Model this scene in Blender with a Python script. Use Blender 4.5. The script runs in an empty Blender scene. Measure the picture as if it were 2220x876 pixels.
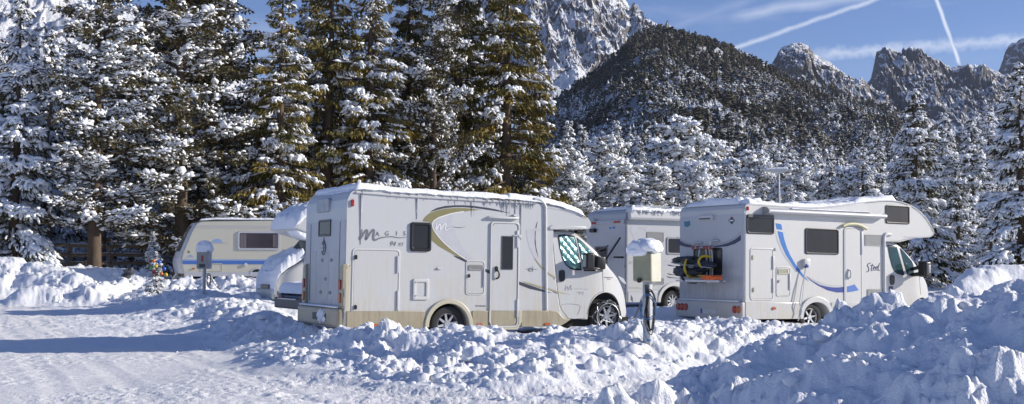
import bpy, bmesh, math, random
import numpy as np
from mathutils import Matrix, Vector, Euler
SC = bpy.context.scene
COL = SC.collection
R = math.radians
# ---------------------------------------------------------------- camera
FPX, CX, CY, HOR, CAMZ = 2600.0, 1110.0, 438.0, 570.0, 1.5
PITCH = math.atan((HOR - CY) / FPX)
cam = bpy.data.cameras.new('camera'); camo = bpy.data.objects.new('camera', cam); COL.objects.link(camo)
cam.sensor_width = 36; cam.lens = 36 * FPX / 2220; cam.clip_start = .1; cam.clip_end = 30000
camo.location = (0, 0, CAMZ); camo.rotation_euler = (math.pi / 2 + PITCH, 0, 0)
SC.camera = camo
CAM = Vector((0, 0, CAMZ))
def ray(px, py):
    u = (px - CX) / FPX; v = (CY - py) / FPX; c, s = math.cos(PITCH), math.sin(PITCH)
    return Vector((u, c - v * s, s + v * c))
def at(px, py, Y):
    d = ray(px, py); return CAM + d * (Y / d.y)
# ---------------------------------------------------------------- light
SUN_EL, SUN_K = R(20.5), .05          # sun from the right, a little behind
SUN = Vector((1, SUN_K, 0)).normalized() * math.cos(SUN_EL) + Vector((0, 0, math.sin(SUN_EL)))
sl = bpy.data.lights.new('sun', 'SUN'); sl.energy = 4.3; sl.angle = R(.5); sl.color = (1, .925, .81)
so = bpy.data.objects.new('sun', sl); COL.objects.link(so)
so.rotation_euler = SUN.to_track_quat('Z', 'Y').to_euler()
SC.view_settings.view_transform = 'Standard'; SC.view_settings.look = 'None'
SC.view_settings.exposure = 0.53; SC.view_settings.gamma = 1
SC.render.film_transparent = False
SC.cycles.max_bounces = 6; SC.cycles.diffuse_bounces = 3; SC.cycles.glossy_bounces = 2
SC.cycles.transmission_bounces = 2; SC.cycles.use_denoising = True
SC.cycles.caustics_reflective = False; SC.cycles.caustics_refractive = False
W_ = bpy.data.worlds.new('World'); SC.world = W_; W_.use_nodes = True
nt = W_.node_tree; nt.nodes.clear()
def wn(t, **k):
    n = nt.nodes.new(t)
    for a, b in k.items(): setattr(n, a, b)
    return n
out = wn('ShaderNodeOutputWorld'); bg = wn('ShaderNodeBackground')
sky = wn('ShaderNodeTexSky', sky_type='NISHITA'); sky.sun_disc = False
sky.sun_elevation = SUN_EL; sky.sun_rotation = math.atan2(SUN.x, SUN.y)
sky.altitude = 1400; sky.air_density = 1.0; sky.dust_density = .3; sky.ozone_density = 3.0
tc = wn('ShaderNodeTexCoord')
def wmath(op, a, b=None, clamp=False):
    n = wn('ShaderNodeMath', operation=op); n.use_clamp = clamp
    for i, v in enumerate((a, b)):
        if v is None: continue
        if isinstance(v, (int, float)): n.inputs[i].default_value = v
        else: nt.links.new(v, n.inputs[i])
    return n.outputs[0]
def wdot(vec):
    n = wn('ShaderNodeVectorMath', operation='DOT_PRODUCT'); nt.links.new(tc.outputs['Generated'], n.inputs[0])
    n.inputs[1].default_value = vec; return n.outputs['Value']
def wnoise(scale, detail=4, dist=0.0, stretch=None):
    n = wn('ShaderNodeTexNoise'); n.inputs['Scale'].default_value = scale; n.inputs['Detail'].default_value = detail
    n.inputs['Distortion'].default_value = dist
    if stretch:
        m = wn('ShaderNodeMapping'); m.inputs['Scale'].default_value = stretch[0]; m.inputs['Rotation'].default_value = stretch[1]
        nt.links.new(tc.outputs['Generated'], m.inputs[0]); nt.links.new(m.outputs[0], n.inputs[0])
    else: nt.links.new(tc.outputs['Generated'], n.inputs[0])
    return n.outputs['Fac']
def trail(p0, p1, wpx, soft, amp, wob=0.0, wobs=30, fade=.03):
    d0, d1 = ray(*p0).normalized(), ray(*p1).normalized()
    n = d0.cross(d1).normalized(); t = (d1 - d0).normalized(); mid = (d0 + d1) / 2; half = (d1 - d0).length / 2
    s = wdot(n)
    if wob: s = wmath('ADD', s, wmath('MULTIPLY', wmath('SUBTRACT', wnoise(wobs, 5), .5), wob))
    s = wmath('ABSOLUTE', s)
    w = wpx / FPX
    f = wmath('DIVIDE', wmath('SUBTRACT', w * (1 + soft), s), w * soft * 2, True)
    e = wmath('ABSOLUTE', wmath('SUBTRACT', wdot(t), mid.dot(t)))
    g = wmath('DIVIDE', wmath('SUBTRACT', half + fade, e), fade, True)
    return wmath('MULTIPLY', wmath('MULTIPLY', f, g), amp)
facs = [trail((1600, 101), (1960, -22), 3.6, .9, .50, .004, 60),
        trail((1480, 52), (1600, 8), 7, 1, .12, .008, 30),
        trail((1640, 28), (1900, -18), 9, .95, .35, .010, 25),
        trail((2020, -30), (2078, 132), 3.0, .7, .72, .0015, 90, .006),
        trail((1800, 117), (2260, 84), 9, .9, .42, .010, 140),
        trail((1600, 190), (2300, 110), 40, 1, .05, .03, 12)]
cir = wmath('MULTIPLY', wmath('SUBTRACT', wnoise(5, 6, .6, ((1, 1, 5), (0, .25, 0))), .56, True), .9)
tot = cir
for f in facs: tot = wmath('MAXIMUM', tot, f)
tot = wmath('MULTIPLY', tot, wmath('ADD', wmath('MULTIPLY', wnoise(70, 4), .7), .62), True)
mx = wn('ShaderNodeMix', data_type='RGBA'); nt.links.new(tot, mx.inputs[0])
hs = wn('ShaderNodeHueSaturation'); hs.inputs['Saturation'].default_value = 1.0; hs.inputs['Value'].default_value = 1.0
tint = wn('ShaderNodeMix', data_type='RGBA', blend_type='MULTIPLY'); tint.inputs[0].default_value = 1; tint.inputs[7].default_value = (.69, .68, .85, 1)
nt.links.new(sky.outputs[0], hs.inputs['Color']); nt.links.new(hs.outputs[0], tint.inputs[6]); nt.links.new(tint.outputs[2], mx.inputs[6])
mx.inputs[7].default_value = (6.6, 6.9, 7.6, 1)
nt.links.new(mx.outputs[2], bg.inputs[0]); bg.inputs[1].default_value = .106
nt.links.new(bg.outputs[0], out.inputs[0])

# ---------------------------------------------------------------- numpy noise
def h2(ix, iy, s):
    ix = ix.astype(np.int64).astype(np.uint64); iy = iy.astype(np.int64).astype(np.uint64)
    h = (ix * np.uint64(374761393) + iy * np.uint64(668265263) + np.uint64(s * 362437 + 977)) & np.uint64(0xffffffff)
    h = ((h ^ (h >> np.uint64(13))) * np.uint64(1274126177)) & np.uint64(0xffffffff)
    h = ((h ^ (h >> np.uint64(16))) * np.uint64(2246822519)) & np.uint64(0xffffffff)
    return ((h ^ (h >> np.uint64(15))) & np.uint64(0xffffff)).astype(np.float64) / 0xffffff
def vn(x, y, s=0):
    ix, iy = np.floor(x), np.floor(y); fx, fy = x - ix, y - iy
    fx = fx * fx * (3 - 2 * fx); fy = fy * fy * (3 - 2 * fy)
    a = h2(ix, iy, s); b = h2(ix + 1, iy, s); c = h2(ix, iy + 1, s); d = h2(ix + 1, iy + 1, s)
    return (a + (b - a) * fx) * (1 - fy) + (c + (d - c) * fx) * fy
def fbm(x, y, o=4, s=0, g=.5):
    t = 0; a = 1; n = 0
    for i in range(o):
        t = t + a * vn(x * 2 ** i + 17.3 * i, y * 2 ** i - 9.1 * i, s + i); n += a; a *= g
    return t / n
def ridged(x, y, o=5, s=0, g=.55):
    t = 0; a = 1; n = 0
    for i in range(o):
        v = 1 - np.abs(2 * vn(x * 2 ** i + 3.3 * i, y * 2 ** i + 7.7 * i, s + i) - 1); t = t + a * v * v; n += a; a *= g
    return t / n
def clods(x, y, cell, s=0, fill=.75):
    """height of rounded lumps, in units of cell"""
    X, Y = x / cell, y / cell; ix, iy = np.floor(X), np.floor(Y); best = np.zeros_like(X)
    for dx in (-1, 0, 1):
        for dy in (-1, 0, 1):
            cx, cy = ix + dx, iy + dy
            jx = cx + h2(cx, cy, s); jy = cy + h2(cx, cy, s + 1); r = .30 + .45 * h2(cx, cy, s + 2)
            on = h2(cx, cy, s + 3) < fill
            q = r * r - ((X - jx) ** 2 + (Y - jy) ** 2 * (.7 + .6 * h2(cx, cy, s + 4)))
            best = np.maximum(best, np.where(on & (q > 0), .45 * np.sqrt(np.maximum(q, 0)) + .75 * q / r, 0))
    return best
def sstep(a, b, x):
    t = np.clip((x - a) / (b - a), 0, 1); return t * t * (3 - 2 * t)

# ---------------------------------------------------------------- materials
MATS = {}
class NT:
    def __init__(s, name):
        s.m = bpy.data.materials.new(name); s.m.use_nodes = True; s.t = s.m.node_tree
        s.b = s.t.nodes['Principled BSDF']; MATS[name] = s.m
        s.tc = s.t.nodes.new('ShaderNodeTexCoord'); s.geo = None
    def node(s, ty, **k):
        n = s.t.nodes.new(ty)
        for a, b in k.items(): setattr(n, a, b)
        return n
    def link(s, a, b): s.t.links.new(a, b)
    def noise(s, scale, detail=4, rough=.5, mul=(1, 1, 1), coord='Object', dist=0):
        n = s.node('ShaderNodeTexNoise'); n.inputs['Scale'].default_value = scale; n.inputs['Detail'].default_value = detail
        n.inputs['Roughness'].default_value = rough; n.inputs['Distortion'].default_value = dist
        m = s.node('ShaderNodeMapping'); m.inputs['Scale'].default_value = mul
        s.link(s.tc.outputs[coord], m.inputs[0]); s.link(m.outputs[0], n.inputs[0]); return n.outputs['Fac']
    def ramp(s, f, stops):
        n = s.node('ShaderNodeValToRGB'); e = n.color_ramp.elements
        while len(e) < len(stops): e.new(.5)
        for i, (p, c) in enumerate(stops):
            e[i].position = p; e[i].color = (*c, 1) if len(c) == 3 else c
        s.link(f, n.inputs[0]); return n.outputs[0]
    def mix(s, f, a, b):
        n = s.node('ShaderNodeMix', data_type='RGBA')
        for i, v in ((0, f), (6, a), (7, b)):
            if isinstance(v, (int, float)): n.inputs[i].default_value = v
            elif isinstance(v, tuple): n.inputs[i].default_value = (*v, 1)
            else: s.link(v, n.inputs[i])
        return n.outputs[2]
    def math(s, op, a, b=0.0, clamp=False):
        n = s.node('ShaderNodeMath', operation=op); n.use_clamp = clamp
        for i, v in enumerate((a, b)):
            if isinstance(v, (int, float)): n.inputs[i].default_value = v
            else: s.link(v, n.inputs[i])
        return n.outputs[0]
    def col(s, v):
        if isinstance(v, tuple): s.b.inputs['Base Color'].default_value = (*v, 1)
        else: s.link(v, s.b.inputs['Base Color'])
    def bump(s, h, st=.3, d=.02):
        n = s.node('ShaderNodeBump'); n.inputs['Strength'].default_value = st; n.inputs['Distance'].default_value = d
        s.link(h, n.inputs['Height']); s.link(n.outputs[0], s.b.inputs['Normal'])
    def set(s, **k):
        for a, v in k.items():
            i = s.b.inputs[a.replace('_', ' ')]
            if isinstance(v, (int, float, tuple)): i.default_value = v
            else: s.link(v, i)
        return s.m
def simple(name, c, rough=.5, metal=0.0, var=.12, bump=0, sc=6):
    m = NT(name); f = m.noise(sc, 4)
    a = tuple(max(0, x * (1 - var)) for x in c); b = tuple(min(1, x * (1 + var)) for x in c)
    m.col(m.mix(f, a, b)); m.set(Roughness=rough, Metallic=metal)
    if bump: m.bump(m.noise(sc * 5, 4), bump, .01)
    return m.m

SNOWC = (.86, .88, .92)
m = NT('snow_ground'); big = m.noise(.35, 4); fine = m.noise(14, 5, .6); grit = m.noise(60, 3, .6)
m.col(m.mix(m.math('MULTIPLY', big, .8), (.84, .855, .89), (.89, .90, .92)))
m.bump(m.math('ADD', m.math('MULTIPLY', fine, .7), m.math('MULTIPLY', grit, .6)), .6, .04); m.set(Roughness=.62)
m = NT('snow_road'); big = m.noise(.5, 5, .6); fine = m.noise(9, 6, .65, (1, 1.6, 1)); grit = m.noise(45, 3, .6)
m.col(m.ramp(big, [(.3, (.87, .865, .865)), (.55, (.91, .905, .90)), (.8, (.86, .845, .82))]))
m.bump(m.math('ADD', fine, m.math('MULTIPLY', grit, .8)), .55, .035); m.set(Roughness=.55)
m = NT('snow_soft'); m.col(SNOWC); m.bump(m.noise(9, 5), .5, .05); m.set(Roughness=.65)
m = NT('snow_tree'); m.col((.88, .90, .93)); m.set(Roughness=.7)
m = NT('ice'); m.col((.80, .84, .90)); m.set(Roughness=.12, Transmission_Weight=.6, IOR=1.31)

# ---------------------------------------------------------------- mesh helpers
def tag(o, label=None, cat=None, group=None, kind=None):
    if label: o['label'] = label
    if cat: o['category'] = cat
    if group: o['group'] = group
    if kind: o['kind'] = kind
    return o
def link(name, me, parent=None):
    o = bpy.data.objects.new(name, me); COL.objects.link(o)
    if parent is not None: o.parent = parent
    return o
def empty(name, loc=(0, 0, 0), rz=0.0):
    o = bpy.data.objects.new(name, None); COL.objects.link(o); o.location = loc; o.rotation_euler = (0, 0, rz); return o
def np_mesh(name, V, F4=None, F3=None, mats=(), mi4=None, mi3=None, smooth=True):
    me = bpy.data.meshes.new(name)
    F4 = np.zeros((0, 4), int) if F4 is None else np.asarray(F4); F3 = np.zeros((0, 3), int) if F3 is None else np.asarray(F3)
    n4, n3 = len(F4), len(F3)
    me.vertices.add(len(V)); me.vertices.foreach_set('co', np.asarray(V, np.float32).ravel())
    me.loops.add(n4 * 4 + n3 * 3); me.loops.foreach_set('vertex_index', np.concatenate([F4.ravel(), F3.ravel()]).astype(np.int32))
    me.polygons.add(n4 + n3)
    me.polygons.foreach_set('loop_start', np.concatenate([np.arange(n4) * 4, n4 * 4 + np.arange(n3) * 3]).astype(np.int32))
    if mi4 is not None or mi3 is not None:
        a = np.zeros(n4, np.int32) if mi4 is None else mi4; b = np.zeros(n3, np.int32) if mi3 is None else mi3
        me.polygons.foreach_set('material_index', np.concatenate([a, b]).astype(np.int32))
    me.polygons.foreach_set('use_smooth', np.full(n4 + n3, smooth))
    for x in mats: me.materials.append(MATS[x])
    me.update(calc_edges=True)
    return me
def grid_faces(nr, nc):
    i = np.arange(nr - 1)[:, None] * nc + np.arange(nc - 1)[None, :]
    return np.stack([i, i + 1, i + nc + 1, i + nc], -1).reshape(-1, 4)
# ---------------------------------------------------------------- ground
def base_h(X, Y):
    X = np.asarray(X, float); Y = np.asarray(Y, float)
    r = .0135 * np.clip(Y - 20, 0, 45) + .0045 * np.clip(Y - 65, 0, 120)
    return r - .09 * (1 - sstep(-6, -2.5, X)) * (1 - sstep(34, 44, Y))
def wp(px, py, Y, w, wf=None):
    p = at(px, py, Y); return (p.x, p.y, p.z, w, w if wf is None else wf)
# crest polylines: (pixel on the crest, its distance, half width)
BANKS = [
    # long bank in front of the motorhome
    dict(c=1.0, pts=[wp(690, 728, 19.6, 1.2), wp(760, 716, 18.6, 1.4), wp(860, 700, 18.2, 1.9), wp(930, 700, 18.0, 2.1),
              wp(1010, 705, 17.8, 2.5), wp(1100, 716, 17.4, 2.6), wp(1200, 708, 17.4, 2.8), wp(1345, 694, 17.8, 2.3),
              wp(1440, 697, 19.0, 2.5), wp(1560, 684, 20.5, 3.2), wp(1650, 694, 21.5, 3.2), wp(1740, 706, 22.5, 2.0)]),
    dict(c=1.0, pts=[wp(1010, 770, 15.6, 1.5), wp(1180, 765, 15.2, 1.3), wp(1300, 772, 15.6, 1.3), wp(1420, 752, 17.2, 1.5), wp(1560, 730, 18.6, 1.8)]),
    dict(c=1.0, pts=[wp(590, 752, 19.0, .9), wp(700, 762, 17.2, 1.1), wp(820, 778, 16.0, 1.2), wp(940, 792, 15.0, 1.25), wp(1060, 806, 14.3, 1.1), wp(1160, 812, 14.2, .9)]),
    dict(c=1.0, pts=[wp(1010, 862, 12.9, .7), wp(1180, 852, 12.9, .8), wp(1330, 858, 12.5, .7), wp(1500, 846, 12.2, .8), wp(1600, 830, 12.4, .7)]),
    # bank running back to the left
    dict(c=.55, pts=[wp(250, 628, 46, 2.2), wp(345, 620, 40, 2.6), wp(430, 625, 36, 2.6), wp(505, 648, 32, 1.9), wp(560, 668, 28, 1.4)]),
    dict(c=.9, pts=[wp(500, 690, 26.5, 1.5), wp(590, 684, 24.6, 1.3), wp(645, 690, 24.0, 1.0), wp(672, 710, 22.4, .6)]),
    dict(c=.9, pts=[wp(540, 715, 23.5, 1.1), wp(600, 738, 20.8, 1.0), wp(690, 745, 18.9, 1.0)]),
    dict(c=.5, pts=[wp(500, 640, 33, 3), wp(590, 628, 36, 3.2), wp(640, 636, 36, 2.2)]),
    # pile at the far left and lower heaps by the fence
    dict(c=.8, pts=[wp(-250, 528, 44, 5), wp(0, 547, 44, 3.6), wp(70, 560, 44, 3.0), wp(115, 572, 43, 2.4), wp(165, 588, 42, 1.6)]),
    dict(c=.8, pts=[wp(150, 572, 49, 2.4), wp(225, 572, 49, 2.4), wp(290, 578, 49, 2.4), wp(330, 592, 47, 1.8)]),
    dict(c=.9, pts=[wp(60, 618, 38, 1.2), wp(200, 612, 38.5, 1.3), wp(300, 598, 42, 2.0)]),
    dict(c=.8, pts=[wp(350, 600, 43, 2), wp(520, 598, 43, 2.2), wp(640, 596, 43, 2.2)]),
    # between the campers
    dict(c=.5, pts=[wp(1385, 672, 30, 3), wp(1440, 664, 31, 3)]),
    # near bank on the right
    dict(c=1.15, near=1, pts=[wp(1440, 880, 9.6, .7), wp(1500, 868, 9.9, .8, 1.2), wp(1590, 830, 10.4, .9, 1.7), wp(1690, 776, 10.8, .9, 2.2), wp(1765, 722, 11, .9, 2.8), wp(1800, 690, 11.1, .9, 3),
              wp(1842, 663, 11.2, 1.0, 3.2), wp(1925, 658, 11.2, 1.1, 3.8), wp(2000, 668, 11.0, 1.2, 4.2), wp(2110, 656, 10.8, 1.3, 4.4), wp(2225, 604, 10.4, 1.8, 4.6),
              wp(2500, 560, 9.6, 3.5, 5), wp(2900, 520, 8.8, 4, 5.5)]),
    dict(c=1.0, near=1, pts=[wp(1826, 658, 11.5, .30), wp(1865, 656, 11.4, .32)]),
    dict(c=1.0, near=1, pts=[wp(1928, 630, 11.2, .38), wp(1955, 640, 11.3, .36)]),
    dict(c=.25, pts=[wp(2090, 592, 20, .8, 1.2), wp(2120, 566, 20.5, .9, 1.5), wp(2155, 552, 21, 1.2, 2), wp(2230, 554, 21, 1.6, 2.5), wp(2500, 540, 21, 5)]),
]
def ground_h(X, Y, detail=True):
    X = np.asarray(X, float); Y = np.asarray(Y, float); sh = X.shape; X = X.ravel(); Y = Y.ravel()
    g0 = base_h(X, Y); g = g0.copy(); mk = np.zeros_like(g); ck = np.zeros_like(g)
    nw = (fbm(X * .9, Y * .9, 3, 5) - .5); nw2 = (fbm(X * 2.3, Y * 2.3, 3, 15) - .5)
    for b in BANKS:
        P = b['pts']
        lo = np.min([(p[0] - p[3] * 1.6, p[1] - p[4] * 1.6) for p in P], 0); hi = np.max([(p[0] + p[3] * 1.6, p[1] + p[3] * 1.6) for p in P], 0)
        idx = np.nonzero((X > lo[0]) & (X < hi[0]) & (Y > lo[1]) & (Y < hi[1]))[0]
        if len(idx) == 0: continue
        x, y = X[idx], Y[idx]; best = np.zeros_like(x)
        for p, q in zip(P[:-1], P[1:]):
            dx, dy = q[0] - p[0], q[1] - p[1]; L2 = dx * dx + dy * dy
            t = np.clip(((x - p[0]) * dx + (y - p[1]) * dy) / L2, 0, 1)
            ex, ey = x - (p[0] + t * dx), y - (p[1] + t * dy); d = np.hypot(ex, ey)
            front = ey < 0
            w = np.where(front, p[4] + (q[4] - p[4]) * t, p[3] + (q[3] - p[3]) * t) * (1 + .5 * nw[idx] + .3 * nw2[idx])
            zc = p[2] + (q[2] - p[2]) * t
            f = 1 - sstep(.05, 1.0, d / w)
            best = np.maximum(best, f * (zc - g0[idx]))
        m_ = sstep(.03, .3, best)
        g[idx] = np.maximum(g[idx], g0[idx] + best * (.93 if b.get('near') else .9)); mk[idx] = np.maximum(mk[idx], m_); ck[idx] = np.maximum(ck[idx], m_ * b['c'])
    # snow is also thrown about, roughly, on the parking side of the banks
    par = sstep(-6, 0, X - (-4 - .42 * (Y - 20))) * sstep(19, 24, Y) * .25
    ck = np.maximum(ck, par)
    if detail:
        n = .16 * (fbm(X * 1.5, Y * 1.5, 4, 31) - .5) + .08 * (fbm(X * 6, Y * 6, 3, 41) - .5) + .035 * (fbm(X * 16, Y * 16, 3, 43) - .5)
        wx = X + .22 * (fbm(X * 3, Y * 3, 3, 171) - .5) + .07 * (vn(X * 14, Y * 14, 172) - .5); wy = Y + .22 * (fbm(X * 3, Y * 3, 3, 181) - .5) + .07 * (vn(X * 14, Y * 14, 182) - .5)
        c = .50 * .34 * clods(wx, wy, .62, 51, .45) + .32 * .36 * clods(wx, wy + 9, .30, 61, .55) + .15 * .38 * clods(wx + 5, wy, .15, 71, .5) + .07 * .45 * clods(wx + 3, wy, .07, 81, .5)
        rd = .11 * (ridged(wx * .8, wy * .8, 4, 191) - .45)
        msk = .22 + 1.15 * sstep(.36, .66, fbm(X * .8, Y * .8, 3, 91))
        g = g + ck * (n * 1.3 + rd + (c - .11) * msk)
        road = 1 - np.clip(mk * 1.5, 0, 1)
        rut = fbm((X * .35 + Y * .02) * 2.2, Y * .12, 3, 101) - .5
        crumb = clods(X + 1.3, Y, .11, 111, .35) * .035 * sstep(.42, .62, fbm(X * .5, Y * .35, 3, 121)) + clods(X, Y, .26, 131, .12) * .05 * sstep(.5, .7, fbm(X * .4, Y * .3, 3, 141))
        fl = sstep(.40, .62, fbm(X * .45, Y * .3, 3, 161))
        cc = X * .91 + Y * .42 + .5 * (fbm(X * .15, Y * .15, 2, 201) - .5)
        tr_ = sum(np.exp(-((cc - c0) / .13) ** 2) - .45 * np.exp(-((abs(cc - c0) - .24) / .08) ** 2) for c0 in (3.5, 2.0, 1.1, -.4, -2.3, -3.8, -5.6, -7.1))
        g = g - road * tr_ * (.007 + .004 * (np.sin((Y * .91 - X * .42) * 42) > 0))
        g = g + road * (.045 * rut + (.014 + .03 * fl) * (fbm(X * 7, Y * 5, 4, 151) - .5) + .012 * fl * (vn(X * 40, Y * 24, 162) - .5) + crumb * .55)
    return g.reshape(sh), ck.reshape(sh)
def gz(x, y): return float(ground_h(np.array([x]), np.array([y]), True)[0][0])
az = np.concatenate([np.linspace(-62, -26, 60, endpoint=False), np.linspace(-26, 26, 1150), np.linspace(26, 62, 61)[1:]])
az = np.radians(az)
rr_ = np.concatenate([np.geomspace(1.5, 5, 60, endpoint=False), np.geomspace(5, 60, 900, endpoint=False), np.geomspace(60, 7000, 120)])
A, RR = np.meshgrid(az, rr_); X = RR * np.sin(A); Y = RR * np.cos(A)
Z, CK = ground_h(X, Y)
me = np_mesh('snow_ground', np.stack([X.ravel(), Y.ravel(), Z.ravel()], 1), grid_faces(len(rr_), len(az))[:, ::-1], mats=('snow_road', 'snow_ground'))
F = grid_faces(len(rr_), len(az)); mi = (CK.ravel()[F].mean(1) > .12).astype(np.int32); me.polygons.foreach_set('material_index', mi)
tag(link('snow_ground', me), kind='structure')
m = NT('field'); m.col((.84, .86, .90)); m.bump(m.noise(.5, 5), .5, .3); m.set(Roughness=.6)
s = 9000; me = np_mesh('snow_field', [(-s, -s, -.25), (s, -s, -.25), (s, s, -.25), (-s, s, -.25)], [(0, 1, 2, 3)], mats=('field',), smooth=False)
tag(link('snow_field', me), kind='structure')
# loose lumps of snow thrown along the banks
rng = np.random.default_rng(4)
bm = bmesh.new(); bmesh.ops.create_icosphere(bm, subdivisions=2, radius=1)
LV = np.array([v.co[:] for v in bm.verts]); LF = np.array([[v.index for v in f.verts] for f in bm.faces]); bm.free()
def lumps(n, seed, box, rmin, rmax, thr):
    rg = np.random.default_rng(seed); V = []; Fs = []; k = 0
    xs = rg.uniform(box[0], box[1], n * 6); ys = rg.uniform(box[2], box[3], n * 6)
    g, c = ground_h(xs, ys); ok = np.nonzero(c > thr)[0][:n]
    for i in ok:
        r = rmin * (rmax / rmin) ** (rg.random() ** 1.7)
        sc = r * rg.uniform(.65, 1.25, 3); sc[2] *= .75
        nz = 1 + 1.1 * (fbm(LV[:, 0] * 1.5 + i, LV[:, 1] * 1.5 + LV[:, 2] * 2.1, 3, 7) - .5)
        a = rg.random() * 6.28; P = LV * nz[:, None] * sc
        P = np.stack([P[:, 0] * math.cos(a) - P[:, 1] * math.sin(a), P[:, 0] * math.sin(a) + P[:, 1] * math.cos(a), P[:, 2]], 1)
        V.append(P + (xs[i], ys[i], g[i] + r * .15)); Fs.append(LF + k); k += len(LV)
    return np.concatenate(V), np.concatenate(Fs)
parts = [lumps(450, 1, (-5, 8, 13, 24), .02, .10, .4), lumps(380, 2, (1, 7, 6, 12.5), .012, .07, .4), lumps(260, 3, (-18, -2, 24, 50), .05, .17, .4), lumps(500, 5, (-6, 6, 12, 24), .015, .05, .05)]
off = 0; VV = []; FF = []
for v, f in parts: VV.append(v); FF.append(f + off); off += len(v)
me = np_mesh('snow_lumps', np.concatenate(VV), None, np.concatenate(FF), mats=('snow_ground',))
tag(link('snow_lumps', me), 'loose white lumps of snow thrown over the ploughed banks', 'snow', kind='stuff')

# ---------------------------------------------------------------- mountains
def rockmat(name, snow_lo, snow_hi, rock1, rock2, sc, tree=None):
    m = NT(name); g = m.node('ShaderNodeNewGeometry'); sx = m.node('ShaderNodeSeparateXYZ'); m.link(g.outputs['Normal'], sx.inputs[0])
    n1 = m.noise(sc, 8, .65); n2 = m.noise(sc * 4, 6, .65, (1, 1, 1.8)); n3 = m.noise(sc * .3, 3)
    rk = m.mix(n2, rock1, rock2)
    f = m.math('ADD', m.math('ADD', sx.outputs[2], m.math('MULTIPLY', m.math('SUBTRACT', n1, .5), .95)), m.math('MULTIPLY', m.math('SUBTRACT', n2, .5), .75))
    f = m.math('DIVIDE', m.math('SUBTRACT', f, snow_lo), snow_hi - snow_lo, True)
    c = m.mix(f, rk, (.86, .88, .92))
    m.col(c); m.set(Roughness=.8)
    m.bump(m.math('ADD', m.noise(sc * 1.6, 9, .7), m.math('MULTIPLY', n2, .5)), 1.0, 9)
    return m.m
rockmat('alp_rock', .43, .52, (.07, .066, .066), (.24, .215, .20), .045)
rockmat('alp_rock_far', .59, .69, (.06, .056, .058), (.20, .18, .165), .038)
m = NT('forest_floor'); m.col(m.mix(m.noise(.02, 6, .7), (.10, .11, .13), (.55, .58, .64))); m.set(Roughness=.9)
def mountain(name, ridge, D0, D1, zb, amp, scale, mat, na=420, nr=260, seed=0, p=1.0, jag=1.0, label=None, gul=0):
    px = np.array([q[0] for q in ridge], float); py = np.array([q[1] for q in ridge], float)
    P = np.linspace(px[0], px[-1], na); yy = np.interp(P, px, py)
    u = (P - CX) / FPX; zr = CAMZ + (HOR - yy) / FPX * D1         # height of the crest
    s = np.concatenate([np.linspace(0, 1, nr), 1 + np.linspace(.02, .5, 40)])
    U, S = np.meshgrid(u, s); ZR = np.broadcast_to(zr, U.shape)
    Yd = D0 + (D1 - D0) * S; Xd = U * Yd
    prof = np.where(S <= 1, S ** p, 1 - (S - 1) * 1.2)
    Zz = zb + (ZR - zb) * prof
    nz = ridged(Xd / scale, Yd / scale + Zz / scale * .7, 6, seed) - .45
    n2 = ridged(Xd / (scale * .28), Yd / (scale * .28) + Zz / scale, 5, seed + 9) - .45
    gl = (ridged(Xd / (scale * .35) + .3 * Yd / scale, Yd / (scale * 2.5), 4, seed + 20) - .45) * gul
    env = np.clip(S * 3, 0, 1) * (1 - .72 * np.exp(-((S - 1) / .10) ** 2) * (1 / jag if jag > 1 else 1))
    n3 = ridged(Xd / (scale * .09), Yd / (scale * .09) + Zz / scale * 2, 4, seed + 15) - .45
    Zz = Zz + amp * (nz + .42 * n2 + .20 * n3 + gl) * env
    Yd = Yd + amp * .5 * (n2 + gl) * env
    me = np_mesh(name, np.stack([Xd.ravel(), Yd.ravel(), Zz.ravel()], 1), grid_faces(len(s), na)[:, ::1], mats=(mat,))
    return tag(link(name, me), label, kind='structure'), (u, s, Xd, Yd, Zz)
mountain('mountain', [(-500, -160), (0, -90), (110, -75), (180, -40), (235, -2), (300, 24), (360, 62), (430, 100), (490, 140), (560, 185), (640, 230), (760, 300)],
         1500, 2400, 60, 90, 260, 'alp_rock', 380, 200, 3, .9, gul=.5, label='high snowy mountain slope behind the trees on the left')
mountain('mountain', [(720, 240), (800, 150), (930, 40), (1040, -70), (1120, -60), (1160, -110), (1260, -70), (1330, -25), (1352, -5), (1372, 22), (1400, 28), (1440, 52), (1470, 66), (1540, 92), (1620, 125), (1680, 150)],
         2100, 2900, 250, 95, 230, 'alp_rock', 900, 420, 11, .95, gul=1.0, label='steep snow streaked rock mountain above the wooded hill')
mountain('mountain', [(1440, 110), (1540, 96), (1600, 112), (1640, 128), (1672, 140), (1686, 126), (1698, 104), (1722, 92), (1740, 87), (1758, 94), (1775, 118), (1790, 130), (1830, 155), (1880, 186), (1930, 230), (2000, 270)],
         2700, 3250, 260, 88, 190, 'alp_rock_far', 420, 240, 21, .95, gul=.8, label='rounded rocky summit dusted with snow left of the notch')
mountain('mountain', [(1800, 260), (1870, 205), (1895, 172), (1908, 125), (1922, 108), (1936, 104), (1962, 121), (1985, 116), (2012, 114), (2040, 127), (2065, 142), (2100, 140), (2150, 143), (2185, 165), (2230, 190), (2320, 240)],
         3000, 3700, 280, 120, 230, 'alp_rock_far', 460, 260, 33, .95, gul=.8, label='jagged twin rock summits with snowy ledges on the right')
mountain('mountain', [(2080, 230), (2140, 185), (2172, 150), (2190, 118), (2206, 100), (2222, 86), (2260, 60), (2330, 20), (2420, 0), (2600, 60)],
         4300, 4900, 300, 150, 300, 'alp_rock_far', 220, 160, 41, 1.0, gul=.8, label='snowy far peak rising at the right edge')
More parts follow.
